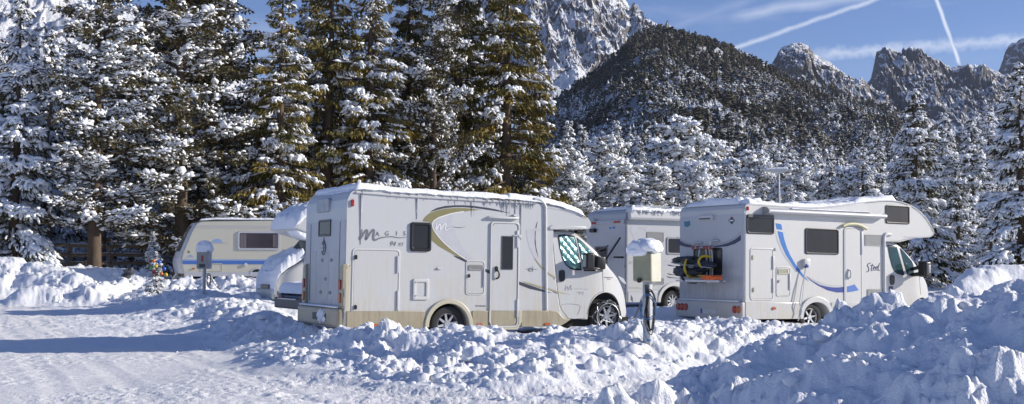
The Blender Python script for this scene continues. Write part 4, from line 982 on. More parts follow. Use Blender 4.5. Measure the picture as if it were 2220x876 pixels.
Pb = [(dx0, zbe), (dx0, zsk + .10), (dx0 + .09, zsk - .05), (dx1 - .09, zsk - .05), (dx1, zsk + .10), (dx1, zbe)]
Pi = inset(Pq, -.004); bm = bmesh.new()
pz = min(p[1] for p in Pi); pxa, pxb = min(p[0] for p in Pi), max(p[0] for p in Pi)
add_prism(bm, [(dx0, zbe), (pxa, zbe), (pxa, pz + .07), (pxa + .07, pz), (pxb - .07, pz), (pxb, pz + .07), (pxb, zbe), (dx1, zbe), (dx1, zsk + .10), (dx1 - .09, zsk - .05), (dx0 + .09, zsk - .05), (dx0, zsk + .10)], -.035, .01)
finish('door_surround', bm, 'beige_light', F.o, 30, .012)
Pw = F.rect(1086.5, 511.5, 1110.5, 585, .015); wn_ = ring('door_window', Pw, inset(Pw, .014), -.028, -.01, 'dark_grey', ed); prism('pane', inset(Pw, .014), -.024, -.012, 'acrylic', wn_)
x, z = S(1075, 583); ha = prism('handle', rrect(x - .03, z - .05, x + .03, z + .05, .02), -.05, -.016, 'trim_black', ed, bevel=.01)
tube('grip', smoothpath([(x + .005, -.05, z - .02), (x + .035, -.07, z - .08), (x + .03, -.06, z - .16), (x - .01, -.03, z - .19)]), .016, 'trim_black', ha)
x, z0 = S(1119.5, 537); _, z1 = S(1119.5, 500); box('hinge', (x - .015, -.04, z0), (x + .03, -.02, z1), 'graphic_silver', ed)
x, z0 = S(1119.5, 688); _, z1 = S(1119.5, 649); box('hinge', (x - .015, -.04, z0), (x + .03, -.02, z1), 'graphic_silver', ed)
x, z = S(1116, 510.5); box('door_stop', (x - .05, -.04, z - .01), (x + .05, -.018, z + .01), 'moulding', ed)
a, b = S(1057, 471), S(1122, 472.5); db = box('drip_rail', (a[0], -.07, a[1] - .02), (b[0], .003, a[1] + .022), 'moulding', F.o, .01)
# lamps
def oval(name, px, w, h, mat, off=.03, parent=None, y=0):
    x, z = S(px[0], px[1], y); return prism(name, rrect(x - w, z - h, x + w, z + h, min(w, h)), y - off, y + .003, mat, parent or F.o, bevel=.006)
oval('marker_lamp', (764, 440), .025, .065, 'lamp_red', .03)
for p in ((815, 705.5), (1185, 702.5), (1038, 704)): oval('marker_lamp', p, .065, .025, 'lamp_orange', .04)
oval('breather', (1116, 467), .05, .02, 'moulding', .05); oval('breather', (1126, 512), .04, .03, 'moulding', .05)
# graphics
Z3 = lambda l: z5(l, 850, 400); Z6 = lambda l: z5(l, 1040, 560); Z1 = lambda l: z5(l, 650, 390)
decal('stripe', F, Z3([(425, 310), (450, 288), (500, 262), (590, 240), (700, 232), (810, 232), (920, 240), (1031, 257)]) + z5([(70, 257), (180, 278), (345, 322), (150, 292), (0, 270)]) + Z3([(920, 263), (800, 253), (690, 254), (590, 265), (500, 285)]), 'graphic_dark')
decal('stripe', F, Z3([(342, 412), (352, 385), (380, 350), (425, 318), (500, 290), (600, 270), (700, 262), (820, 264), (1000, 284), (880, 292), (780, 306), (660, 328), (560, 357), (490, 390), (455, 420), (446, 450), (460, 510), (510, 585), (590, 670), (690, 750), (805, 828), (720, 802), (620, 748), (520, 690), (438, 622), (420, 560), (432, 470), (420, 418)]), 'graphic_olive', .0025)
decal('stripe', F, Z3([(455, 440), (470, 415), (500, 388), (570, 357), (667, 335), (672, 400), (690, 480), (720, 570), (770, 670), (830, 750), (910, 833), (860, 833), (790, 800), (690, 735), (600, 660), (520, 578), (470, 500)]), 'graphic_silver', .0028)
stroke('stripe', F, [Z3([(810, 828), (690, 744), (600, 668), (520, 583), (463, 500), (450, 445), (470, 405), (520, 372), (600, 345), (680, 322), (800, 303)])], 'graphic_white', .018, .0032)
decal('stripe', F, Z3([(680, 794), (740, 805), (800, 828), (850, 862)]) + Z6([(75, 122), (200, 172), (410, 250), (560, 300), (700, 350), (805, 390), (700, 373), (560, 342), (410, 285), (200, 212), (75, 158)]) + Z3([(860, 885), (780, 850), (720, 820)]), 'graphic_dark', .0022)
stroke('stripe', F, [Z6([(485, 262, .3), (600, 296, 1), (700, 328, 1.2), (800, 352, 1), (900, 385, .8), (1005, 405, .3)]), Z6([(615, 0, .3), (650, 50, .7), (700, 108, 1), (770, 170, 1.1), (860, 225, .8)])], 'graphic_gold', .026, .004)
decal('stripe', F, z5([(520, 508), (560, 502), (605, 503), (602, 600), (610, 700), (632, 790), (665, 876)]) + Z6([(640, 40), (610, 0)]) + z5([(600, 800), (550, 690), (528, 590)]), 'graphic_silver', .0028)
decal('stripe', F, z5([(618, 520), (626, 520), (622, 600), (630, 700), (655, 815), (630, 740), (615, 640)]), 'graphic_dark', .003)
decal('stripe', F, z5([(648, 410), (632, 488), (622, 488), (634, 440)]), 'graphic_dark', .003)
stroke('lettering', F, [z5([(600, 503), (730, 508)])], 'graphic_silver', .012)
# large script m with letters
stroke('lettering', F, [Z1([(692, 552, .6), (690, 590, .9), (675, 640, 1.1), (668, 662, 1), (690, 640, 1), (720, 590, .9), (742, 562, 1), (756, 575, 1.1), (745, 630, 1.2), (740, 665, 1.1), (765, 630, 1), (795, 585, .9), (818, 558, 1), (830, 575, 1.1), (822, 630, 1.2), (828, 668, 1.1), (850, 670, .9), (890, 652, .7), (960, 638, .5), (1031, 634, .4)])], 'letter_grey', .034, .005)
stroke('lettering', F, [[(850, 513, .9), (858, 514.5, .9), (866, 515.5, .8), (876, 515, .7), (882.5, 513, .5)]], 'letter_grey', .015, .005)
for ch, px in (('A', 814), ('G', 834), ('I', 858), ('S', 874)): text('lettering', F, ch, px, 511.5 if ch < 'G' else 510.5, 9.5, 'letter_grey', .005)
text('lettering', F, '94', 843, 533.5, 11, 'letter_grey', .005, shear=.35, sx=.95); text('lettering', F, 'XT', 863.5, 533, 7, 'letter_grey', .005, sx=.95)
stroke('lettering', F, [Z3([(500, 428, .6), (492, 470, 1), (486, 508, 1), (505, 480, 1), (530, 445, 1), (540, 470, 1), (536, 508, 1), (560, 475, 1), (590, 435, 1), (600, 460, 1), (592, 500, 1), (610, 508, .8), (640, 485, .5), (690, 475, .35)])], 'graphic_white', .020, .005)
stroke('lettering', F, [Z3([(610, 495, .5), (650, 478, .5), (700, 476, .6), (760, 482, .6), (820, 473, .3)])], 'graphic_dark', .010, .0052)
text('lettering', F, 'ci', 1144.5, 588.5, 12.5, 'letter_grey', .005, sx=1.15); stroke('lettering', F, [[(1140, 583.2), (1165, 584)]], 'letter_grey', .006, .007)
stroke('lettering', F, [[(1031, 663), (1036, 663)], [(1038, 663.2), (1053, 663.4)]], 'letter_grey', .022, .004)
# faded script and small marks on the cab door
def cabstroke(name, lines, mat, w):
    bm = bmesh.new()
    for L in lines:
        Q = smoothpath([(a, b, 0) for a, b in L], 5); P = []
        for q in Q:
            x, z = SK([(q.x, q.y)])[0]; P.append((x, cf(x, z) - .003, z))
        add_tube(bm, P, w / 2, 4)
    return finish(name, bm, mat, F.o)
Z8 = lambda l: z5(l, 1190, 560, 5.152)
cabstroke('lettering', [Z8([(190, 300), (182, 355), (210, 315), (218, 355), (245, 300), (250, 352), (285, 340), (440, 345)]), Z8([(330, 370), (322, 385), (345, 375), (340, 405)]), Z8([(365, 372), (362, 392), (390, 390)]), Z8([(385, 372), (380, 410)])], 'graphic_silver', .008)
cabstroke('lettering', [Z8([(618, 212), (650, 214), (690, 216), (710, 220)]), Z8([(650, 230), (685, 234)])], 'trim_black', .014)
# rear
def prR(name, pxs, mat, off=.02, x=0.0, th=None, bevel=.006, parent=None): return prism(name, [F.RR(*p, x) for p in pxs], x - off, x + .004, mat, parent or F.o, 'yz', bevel)
zt_, zb_ = F.RR(700, 664)[1], F.RR(700, 702)[1]
bm = bmesh.new(); add_prism(bm, [(-.02, zb_ - .02), (W + .02, zb_ - .02), (W + .02, zt_), (-.02, zt_)], -.14, .03, 'yz'); bp = finish('rear_bumper', bm, 'beige', F.o, 35, .05, 3)
pl = F.RR(678, 676, -.14); pr_ = F.RR(706, 695, -.14)
prism('plate_recess', rrect(min(pl[0], pr_[0]), min(pl[1], pr_[1]), max(pl[0], pr_[0]), max(pl[1], pr_[1]), .02), -.146, -.138, 'dark_grey', bp, 'yz')
c0 = F.RR(697, 685, -.14)
snow_ = bmesh.new(); bmesh.ops.create_icosphere(snow_, subdivisions=3, radius=1)
for v in snow_.verts: v.co = Vector((-.15, c0[0], c0[1])) + Vector((v.co.x * .03, v.co.y * .20, v.co.z * .11)) * (1 + .3 * math.sin(v.co.y * 9 + v.co.z * 7))
finish('snow_patch', snow_, 'snow_soft', bp, 60)
box('snow_patch', (-.15, .1, zt_ + .002), (-.02, W - .1, zt_ + .035), 'snow_soft', bp, .015)
windowR(F, (692.5, 478, 718, 512), 'acrylic', r=.03, b=.035)
for y in (.32, W - .32): box('panel_line', (-.012, y - .008, zt_ + .1), (.003, y + .008, 2.25), 'dark_grey', F.o)
for y0_, y1_ in ((.36, .62), (.9, 1.3), (1.6, 1.9)): box('rear_panel', (-.010, y0_, zt_ + .12), (.003, y1_, 1.72), 'rear_grey', F.o, .003)
prism('rear_panel', rrect(.02, zt_ - .02, W - .02, 2.28, .05), -.006, .003, 'rear_white', F.o, 'yz')
for s_, (ya, yb) in ((0, (-.012, .20)), (1, (W - .20, W + .012))):
    q = prism('lamp_column', [(ya, zt_ - .3), (yb, zt_ - .3), (yb, zt_ + .2), (yb - .05, zt_ + .74), (ya, zt_ + .80)], -.06, .05, 'beige', F.o, 'yz', .015)
    yl = .10 if s_ == 0 else W - .13
    for k, (dz, mt) in enumerate(((.42, 'lamp_red'), (.18, 'lamp_orange'), (-.12, 'dark_grey'), (-.34 + .1, 'lamp_red'))): prism('tail_light', rrect(yl - .05, zt_ + dz - .09, yl + .05, zt_ + dz + .09, .03), -.085, -.055, mt, q, 'yz', .01)
prism('corner_trim', [(.0, zbe), (.075, zbe), (.095, zt_ + .78), (.0, zt_ + .70)], -.014, .02, 'beige_light', F.o, bevel=.006)
for dx_, dz_ in ((.75, 1.55), (1.25, 1.55), (.8, .95), (1.3, .95), (1.05, 1.2)): prism('rear_bolt', rrect(dx_ - .05, dz_ - .03, dx_ + .05, dz_ + .03, .02), -.022, .003, 'grille_grey', F.o, 'yz', .004)
c = F.RR(703, 537.5); bm = bmesh.new(); add_tube(bm, [(-.014, c[0] + .10 * math.cos(t), c[1] + .13 * math.sin(t)) for t in np.linspace(.5, 5.8, 18)], .012, 5); add_tube(bm, [(-.014, c[0] - .17, c[1]), (-.014, c[0] + .17, c[1])], .006, 4); add_tube(bm, [(-.014, c[0], c[1] - .08), (-.014, c[0], c[1] + .20)], .008, 4); finish('emblem', bm, 'letter_grey', F.o)
c = F.RR(709, 446, .06); prism('rear_light_unit', rrect(c[0] - .34, c[1] - .13, c[0] + .34, c[1] + .13, .05), -.035, .05, 'galv', F.o, 'yz', .02)
prism('roof_vent_pipe', [S(781, 409), S(790.5, 409), S(790, 397), S(788, 389.5), S(784.5, 387), S(782, 392)], .15, .19, 'moulding', F.o, bevel=.008)
# icicles at the near rear corner, and along the roof edge
bm = bmesh.new(); rg = random.Random(5)
for i in range(26):
    x = -.13 + rg.random() * .25; y = -.03 + rg.random() * .15; L = rg.uniform(.08, .42); z = zb_ - .0
    add_tube(bm, [(x, y, z), (x, y, z - L * .5), (x + .004, y, z - L)], [.010, .006, .001], 5)
for i in range(30):
    x = .1 + rg.random() * 1.0; L = rg.uniform(.03, .17); add_tube(bm, [(x, -.01, zsk), (x, -.01, zsk - L)], [.006, .001], 5)
for i in range(10):
    z = zt_ + .75 - rg.random() * 1.1; L = rg.uniform(.2, .6); y = -.03 + rg.random() * .05; x = -.05 + rg.random() * .06; add_tube(bm, [(x, y, z), (x, y - .004, z - L)], [.012, .003], 5)
tag(finish('icicles', bm, 'ice', F.o), kind='stuff')
bm = bmesh.new()
for i in range(46):
    px = rg.choice([rg.uniform(775, 1165), rg.uniform(1050, 1160)]); x, z = S(px, np.interp(px, [785, 1044, 1166], [411, 430, 438])); L = rg.uniform(.04, .16) * (2.2 if i % 9 == 0 else 1); add_tube(bm, [(x, -.03, z), (x, -.02, z - L)], [.012, .002], 5)
for px, y0_, y1_ in ((783, 415, 530), (905, 420, 475), (1130, 432, 520), (1118, 432, 465), (1092, 430, 450)):
    a, b = S(px, y0_), S(px - 1.5, y1_); add_tube(bm, [(a[0], -.012, a[1]), (b[0], -.006, b[1])], [.014, .004], 6)
tag(finish('icicles', bm, 'ice', F.o), kind='stuff')
rt = [S(*p) for p in [(770, 409), (785, 407.5), (869, 415.5), (1044, 426.5), (1107, 431)]]
snowcap('roof_snow', rt, .10, 3, F.o, y0=0, y1=W, n=160, ny=40, droop=.04)
rt = [S(*p) for p in [(1100, 431), (1150, 434), (1187, 439), (1225, 450), (1250, 458.5), (1266, 466)]]
snowcap('roof_snow', rt, .12, 8, F.o, y0=0, y1=W, n=110, ny=40, droop=.03)
rt = [S(*p) for p in [(752, 440), (757, 425), (764, 414), (772, 409)]]
snowcap('roof_snow', [(a + .03, b) for a, b in rt], .045, 9, F.o, y0=.06, y1=W - .05, n=20, ny=30, lump=1.0)

# ================================================================ overcab camper with the blue stripe
F = Frame('camper', 1612, 27.0, R(30), 0.0, TILT)
tag(F.o, 'white overcab camper with curved blue stripe and loaded rear bike rack, on the right', 'camper')
S = F.S; W = 2.36; A4 = lambda l: z5(l, 1640, 560, 5.842); A3 = lambda l: z5(l, 1640, 420, 5.84); A5 = lambda l: z5(l, 1840, 410, 5.841); A6 = lambda l: z5(l, 1860, 500, 5.475)
zsk = S(1650, 692)[1]; zsl = S(1680, 656)[1]; arx, arz = S(1768, 691); ar = abs(S(1768 + 28.5, 691)[0] - arx)
roof = [(1612.3, 470), (1613, 452), (1617, 443.5), (1625, 440.5), (1640, 441.5), (1700, 446), (1760, 449), (1785, 448), (1810, 445.5), (1840, 442), (1875, 437), (1908, 434), (1934, 433.5), (1960, 438), (1985.5, 449.4), (2008, 470), (2021.5, 490.5), (2026.6, 502.5), (2025, 511), (2016, 514.8), (1994, 516), (1960, 520), (1951, 524)]
xr = S(1921, 600)[0]
arch = [(arx + ar * math.cos(a) * 1.0, arz + .02 + ar * .92 * abs(math.sin(a)) ** .8) for a in np.linspace(0, math.pi, 20)]
arch[0] = (arch[0][0], zsk + .02); arch[-1] = (arch[-1][0], zsk + .02)
P = [(0, zsk + .02), (0, 1.6)] + [(max(0.0, S(*p)[0]), S(*p)[1]) for p in roof] + [(xr, S(1924, 524)[1]), (xr, zsk + .02)] + arch
prism('body', P, 0, W, 'van_white_warm', F.o, bevel=.04, seg=3, smooth=35)
# dark rubber line round the side wall
stroke('edge_trim', F, [[(1613.5, 462), (1616, 448), (1622, 443), (1640, 444), (1700, 448), (1760, 451), (1800, 448.8), (1840, 444.3), (1875, 438.8), (1908, 435.8), (1934, 435.3), (1959, 439.8), (1984, 451), (2006, 471), (2019, 491), (2024, 502.5), (2022.5, 509), (2015, 512.8), (1994, 514), (1960, 513)]], 'graphic_silver', .020, .006)
stroke('edge_trim', F, [[(1875, 440.2), (1908, 437.2), (1934, 436.8), (1958, 441.3), (1983, 452.4), (2004.5, 472), (2017.5, 492), (2022, 502.5)]], 'dark_grey', .012, .008)
for a, b in ((.02, arx - ar * 1.18), (arx + ar * 1.18, xr)):
    prism('side_skirt', [(a, zsk), (b, zsk), (b, zsl), (a, zsl)], -.022, .03, 'van_white', F.o, bevel=.010)
    prism('side_skirt', [(a, zsk), (b, zsk), (b, zsl), (a, zsl)], W - .03, W + .022, 'van_white', F.o, bevel=.010)
for yy in (-.05, W - .02):
    Po = [(arx + ar * 1.22 * math.cos(a), max(zsk, arz + ar * 1.24 * abs(math.sin(a)) ** .75)) for a in np.linspace(0, math.pi, 26)]; Pi = [(arx + ar * 1.0 * math.cos(a), max(zsk, arz + ar * .92 * abs(math.sin(a)) ** .8)) for a in np.linspace(0, math.pi, 26)]
    prism('wheel_flare', Po + Pi[::-1], yy, yy + .07, 'moulding', F.o, bevel=.012)
box('wheel_well', (arx - ar * 1.02, .3, zsk), (arx + ar * 1.02, W - .3, arz + ar), 'under', F.o)
wheel(F, 1758, 688, .33, y=.03, spokes=6); x_, z_ = S(1758, 688, .03); wheel(F, x_, 0, .33, y=W - .25, spokes=6, cz=z_)
prism('underbody', [(.5, zsk - .05), (xr + 2.0, zsk - .05), (xr + 2.0, zsk + .12), (.5, zsk + .12)], .35, W - .35, 'under', F.o)
bm = bmesh.new(); add_tube(bm, [(x, -.012, z) for x, z in [S(*p) for p in sm2([(1930, 508.5), (1920, 508), (1916, 512), (1915, 522), (1915.5, 560), (1916, 620), (1917, 690)], 5)]], .045, 8); finish('corner_moulding', bm, 'moulding', F.o, 50)
CY0 = .12
top = [F.S(*p, CY0) for p in [(1918, 522), (1932, 522), (1947, 525.5), (1957, 532), (1972, 549), (1988, 570), (2000, 588), (2008, 598), (2017, 607), (2025, 619), (2031, 630), (2036, 640), (2038, 655)]]
bot = [F.S(*p, CY0) for p in [(1918, 690), (1960, 690), (2000, 688), (2030, 680), (2038, 660)]]
awx, awz = F.S(2003, 680, CY0); awr = .40
co, cf, cb, czt, czb = cab(F, 'cab', top, bot, CY0, W - CY0, 'van_white', S(1940, 600)[1], F.S(1975, 600, CY0)[0], .34, .10, (awx, awz, awr))
def SK(l):
    out = []
    for p in l:
        x, z = S(p[0], p[1], CY0)
        for _ in range(4): x, z = S(p[0], p[1], cf(x, z))
        out.append((x, z))
    return out
for g in (A6([(345, 172), (400, 176), (460, 190), (500, 330), (552, 528), (520, 528), (470, 515), (430, 485), (400, 420), (370, 310)]), A6([(492, 200), (520, 222), (580, 290), (640, 362), (655, 400), (665, 540), (583, 530), (530, 340)])):
    w = skin_patch('cab_window', F, SK(g), cf, 'trim_black', .006, .02); c = np.mean(SK(g), 0); q = [tuple(c + (np.array(p) - c) * .90) for p in SK(g)]
    skin_patch('pane', F, q, cf, 'cab_glass', .010, .012, parent=w)
seam(F, A6([(320, 120), (430, 122), (490, 150), (560, 220), (640, 320), (715, 430), (728, 560), (745, 760)]), cf)
patch(F, SK(sm2(A6([(378, 540), (395, 527), (420, 530), (430, 560), (428, 615), (415, 642), (388, 640), (377, 600)]), 3, True)), 'trim_black', cf, 'door_handle', .02, .04)
patch(F, SK(A6([(365, 660), (415, 660), (415, 690), (395, 715), (365, 715)])), 'navy', cf, 'sticker', .004, .01)
patch(F, SK(A6([(890, 690), (930, 720), (945, 770), (905, 760)])), 'lamp_clear', cf, 'headlight', .004, .02)
cabstroke_ = None
p = F.hit(2003, 583, 1, -.22); bm = bmesh.new(); add_box(bm, (p.x - .10, -.36, p.z - .20), (p.x + .12, -.10, p.z + .19)); mir = finish('mirror', bm, 'trim_black', F.o, 40, .05, 3)
box('mirror_glass', (p.x + .0, -.365, p.z - .10), (p.x + .08, -.355, p.z + .10), 'graphic_grey', mir)
q = F.hit(1985, 590, 1, .0); bm = bmesh.new(); add_tube(bm, [(q.x + .02, .25, q.z - .08), (p.x, -.15, p.z - .12)], .05, 8); add_tube(bm, [(q.x, .25, q.z + .05), (p.x, -.15, p.z + .05)], .045, 8); finish('mirror_arm', bm, 'trim_black', mir)
wheel(F, awx, 0, .33, y=.18, spokes=6, cz=awz - .02); wheel(F, awx, 0, .33, y=W - .4, spokes=6, cz=awz - .02)
box('wheel_well', (awx - awr * .99, .34, awz - .1), (awx + awr * .99, W - .34, awz + awr * .97), 'under', F.o)
prism('overcab_floor', [S(*p) for p in [(1921, 514), (1985, 516.5), (1951, 525), (1921, 524)]], .03, W - .03, 'van_white', F.o)
# windows and doors
window(F, (1618, 464.5, 1677.5, 508.5), 'acrylic', r=.06); window(F, (1745, 494, 1817.5, 552.5), 'acrylic', r=.06); window(F, (1919.5, 444, 1971, 486.5), 'acrylic_brown', r=.05)
x0, z0 = S(1618, 470); x1, _ = S(1677, 470); box('window_catch', (x0 + .02, -.04, z0 - .01), (x1 - .02, -.015, z0 + .06), 'dark_grey', F.o)
decal('stripe', F, A3([(240, 372), (312, 386), (320, 420), (327, 458), (255, 450)]), 'blue_light')
decal('stripe', F, A3([(265, 472), (333, 488), (350, 570), (380, 670), (420, 765), (482, 876)]) + A4([(520, 110), (600, 220), (662, 292), (590, 245), (480, 122), (400, 0)]) + A3([(370, 770), (310, 640), (280, 540)]), 'blue_light')
decal('stripe', F, A4([(622, 228), (700, 280), (800, 335), (880, 356), (950, 367), (1030, 370), (1120, 360), (1118, 432), (1020, 434), (900, 407), (780, 347), (680, 280)]), 'blue_dark')
decal('stripe', F, A4([(1122, 360), (1180, 348), (1235, 330), (1290, 405), (1210, 422), (1122, 432)]), 'stripe_blue')
stroke('stripe', F, [A3([(240, 470, .4), (270, 600, 1), (340, 760, 1), (420, 876, 1)]) + A4([(420, 60, 1), (500, 165, .6)])], 'graphic_silver', .010); stroke('stripe', F, [A4([(640, 225, .4), (740, 282, 1), (850, 325, 1.2), (960, 347, 1.3), (1080, 345, 1.2), (1210, 315, .5)])], 'graphic_silver', .020)
d = hatch(F, (1626, 537, 1677, 651), 'van_white_warm', 'locker_door', .07, .03)
for p in ((1632, 558), (1634, 628)): x, z = S(*p); prism('latch', rrect(x - .03, z - .05, x + .03, z + .05, .02), -.03, -.01, 'grille_cream', d, bevel=.006)
for a, b in ((555, 584), (603, 634)): x, z0 = S(1676, b); _, z1 = S(1676, a); box('hinge', (x - .03, -.03, z0), (x + .01, -.008, z1), 'graphic_silver', d)
oval('side_light', (1682, 540), .05, .022, 'moulding', .04)
d = hatch(F, (1682.5, 578, 1713.5, 643), 'van_white_warm', 'service_door', .06, .022); x, z = S(1687.5, 610); prism('latch', rrect(x - .022, z - .03, x + .022, z + .03, .015), -.03, -.01, 'grille_grey', d)
grille(F, (1687, 583, 1708, 594.5), 'grille_cream', 4, -.01); x, z0 = S(1712, 628); _, z1 = S(1712, 593); box('hinge', (x - .03, -.03, z0), (x + .01, -.008, z1), 'graphic_silver', d)
a, b = S(1739, 577.5), S(1751.5, 561.5); so_ = box('power_socket', (a[0], -.09, a[1]), (b[0], .003, b[1]), 'moulding', F.o, .015); box('plug', (a[0] + .02, -.12, a[1] - .03), (a[0] + .09, -.04, a[1] + .05), 'blue_dark', so_)
Pd = F.rect(1829, 492.5, 1868.5, 690, .09); ed = ring('entry_door', Pd, inset(Pd, .03), -.02, .004, 'moulding', F.o, bevel=.006); prism('seal', inset(Pd, .03), -.004, .003, 'dark_grey', ed); prism('door_panel', inset(Pd, .038), -.015, .002, 'van_white_warm', ed, bevel=.006)
x, z = S(1839, 594); bm = bmesh.new(); add_prism(bm, rrect(x - .045, z - .13, x + .045, z + .13, .04), -.03, -.012); hd_ = finish('handle', bm, 'moulding', ed, 30, .006); tube('grip', smoothpath([(x, -.03, z + .10), (x + .01, -.07, z + .06), (x + .01, -.07, z - .06), (x, -.03, z - .10)]), .018, 'moulding', hd_)
x, z0 = S(1867, 552); _, z1 = S(1867, 502); box('hinge', (x - .02, -.035, z0), (x + .02, -.01, z1), 'graphic_silver', ed)
bm = bmesh.new(); add_tube(bm, [(x, -.05, z) for x, z in [S(*p) for p in sm2([(1824, 490.5), (1834, 486.5), (1850, 486), (1862, 489), (1875, 496.5)], 5)]], .04, 8); finish('door_canopy', bm, 'yellowed', F.o, 50)
decal('stripe', F, A4([(1140, 356), (1180, 348), (1235, 330), (1290, 405), (1210, 422), (1140, 431)]), 'stripe_blue', .019)
grille(F, (1875, 508.5, 1910.5, 533.5), 'grille_grey', 9); grille(F, (1880, 627, 1914.5, 651), 'grille_grey', 9)
stroke('lettering', F, [A6([(150, 385, .9), (125, 392, 1), (112, 415, 1), (125, 440, 1), (128, 470, 1), (115, 488, .8), (98, 488, .6)]), A6([(172, 395, .7), (162, 440, 1), (158, 470, 1), (172, 476, .6)]), A6([(150, 415, .7), (185, 412, .7)]), A6([(182, 450, .7), (200, 440, .8), (198, 425, .7), (184, 440, 1), (184, 465, 1), (204, 470, .6)]), A6([(210, 450, .7), (228, 440, .8), (226, 425, .7), (212, 440, 1), (212, 465, 1), (230, 468, .6)]), A6([(258, 385, .7), (245, 420, 1), (238, 460, 1), (248, 474, .9), (262, 468, .5)])], 'navy', .020, .005)
oval('marker_lamp', (1676, 668.5), .055, .03, 'lamp_orange', .045); oval('marker_lamp', (1620, 452), .02, .045, 'lamp_red', .04)
# awning
a0, a1 = S(1656, 448), S(1911, 462); b0 = S(1656, 463)
bm = bmesh.new(); prof = [(-.005, 0), (-.15, .0), (-.20, .04), (-.19, .09), (-.10, .13), (-.005, .135)]
xx = [(a0[0], b0[1]), (a1[0], S(1911, 474.5)[1])]; rows = [[bm.verts.new((x, y, z + q)) for y, q in prof] for x, z in xx]
for i in range(6): bm.faces.new((rows[0][i], rows[0][(i + 1) % 6], rows[1][(i + 1) % 6], rows[1][i]))
bm.faces.new(rows[0]); bm.faces.new(rows[1][::-1]); aw = finish('awning_case', bm, 'van_white', F.o, 30, .012)
prism('end_cap', [(-.21, xx[0][1] - .005), (0, xx[0][1] - .02), (0, xx[0][1] + .16), (-.12, xx[0][1] + .15), (-.21, xx[0][1] + .08)], a0[0] - .04, a0[0] + .01, 'grille_grey', aw, 'yz', .01)
snowcap('awning_snow', [(xx[0][0] + .7, xx[0][1] + .13), (xx[1][0] - .5, xx[1][1] + .135)], .035, 5, aw, y0=-.13, y1=-.01, n=60, ny=6, lump=1.2)
# roof snow
rt = [S(*p) for p in [(1625, 440.5), (1640, 441.5), (1700, 446), (1760, 449), (1785, 448), (1810, 445.5), (1840, 442), (1875, 437), (1908, 434), (1934, 433.5), (1946, 435)]]
snowcap('roof_snow', rt, .11, 21, F.o, y0=.05, y1=W, n=160, ny=34, lump=1.3)
snowcap('roof_snow', [S(*p) for p in [(1618, 441), (1640, 441.5), (1675, 444)]], .20, 25, F.o, y0=.3, y1=W * .9, n=40, ny=30, lump=1.4)
# rear wall (local x = 0)
RRp = lambda l: [F.RR(*p) for p in l]; B1 = lambda l: z5(l, 1450, 420, 5.84); B2 = lambda l: z5(l, 1450, 550, 5.84)
prism('rear_panel', rrect(.03, S(1612, 652)[1] + .0, W - .03, F.RR(1540, 467)[1], .04), -.008, .003, 'rear_white', F.o, 'yz')
zc = F.RR(1540, 467.5)[1]; 
decal('stripe', F, B1([(103, 567), (150, 600), (210, 630), (300, 655), (300, 684), (220, 675), (150, 655), (103, 632)]), 'navy', .012, rear=True)
decal('stripe', F, B1([(916, 520), (850, 575), (760, 620), (680, 645), (570, 668), (640, 674), (740, 668), (840, 635), (916, 590)]), 'navy', .012, rear=True)
stroke('stripe', F, [B1([(103, 543), (180, 600), (300, 645)]), B1([(916, 485), (850, 550), (760, 600), (650, 640)])], 'graphic_grey', .014, .010, rear=True)
decal('badge', F, B1([(198, 348), (215, 355), (240, 350), (272, 342), (276, 400), (240, 425), (200, 410)]), 'badge_teal', .012, rear=True)
decal('badge', F, B1([(800, 288), (842, 340), (802, 390), (758, 340)]), 'navy', .012, rear=True); decal('badge', F, B1([(800, 294), (820, 320), (780, 320)]), 'lamp_red', .014, rear=True)
stroke('badge', F, [B1([(775, 340), (825, 340)])], 'graphic_white', .03, .014, rear=True)
pq = B1([(408, 325), (545, 290)]); a, b = F.RR(*pq[0]), F.RR(1549, 470); rl = prism('rear_light', rrect(b[0], a[1] - .02, a[0], a[1] + .09, .02), -.07, .0, 'moulding', F.o, 'yz', .01); prism('lens', rrect(b[0] + .06, a[1] - .01, a[0] - .01, a[1] + .02, .01), -.075, -.069, 'dark_grey', rl, 'yz')
windowR(F, (1504.5, 538, 1566.5, 597), 'acrylic_brown', r=.06, b=.04)
zbt, zbb = F.RR(1540, 652)[1], F.RR(1540, 690)[1]
bm = bmesh.new(); add_prism(bm, [(-.02, zbb), (W + .02, zbb), (W + .02, zbt), (-.02, zbt)], -.10, .02, 'yz'); bp = finish('rear_bumper', bm, 'rear_grey', F.o, 35, .04, 3)
for yl in ((F.RR(1593, 670, -.1)[0], .0), (F.RR(1601.5, 668.5, -.1)[0], 0), (F.RR(1471, 664, -.1)[0], 1), (F.RR(1479, 665.5, -.1)[0], 1), (F.RR(1487, 669, -.1)[0], 1)):
    zz = zbt - .17; c = yl[0]; prism('tail_light', [(c + .075 * math.cos(t), zz + .085 * math.sin(t)) for t in np.linspace(0, 2 * math.pi, 16, endpoint=False)], -.125, -.09, 'lamp_red' if round(c, 2) != round(F.RR(1601.5, 668.5, -.1)[0], 2) else 'lamp_orange', bp, 'yz', .012)
a, b = F.RR(1520, 669, -.1), F.RR(1555, 681, -.1); pt = prism('number_plate', rrect(min(a[0], b[0]), min(a[1], b[1]), max(a[0], b[0]), max(a[1], b[1]), .01), -.115, -.098, 'plate_white', bp, 'yz', .003)
yh = max(a[0], b[0]); prism('plate_band', rrect(yh - .06, min(a[1], b[1]), yh, max(a[1], b[1]), .005), -.118, -.114, 'plate_blue', pt, 'yz')
box('snow_patch', (-.10, .1, zbt), (-.012, W - .1, zbt + .03), 'snow_soft', bp, .012)
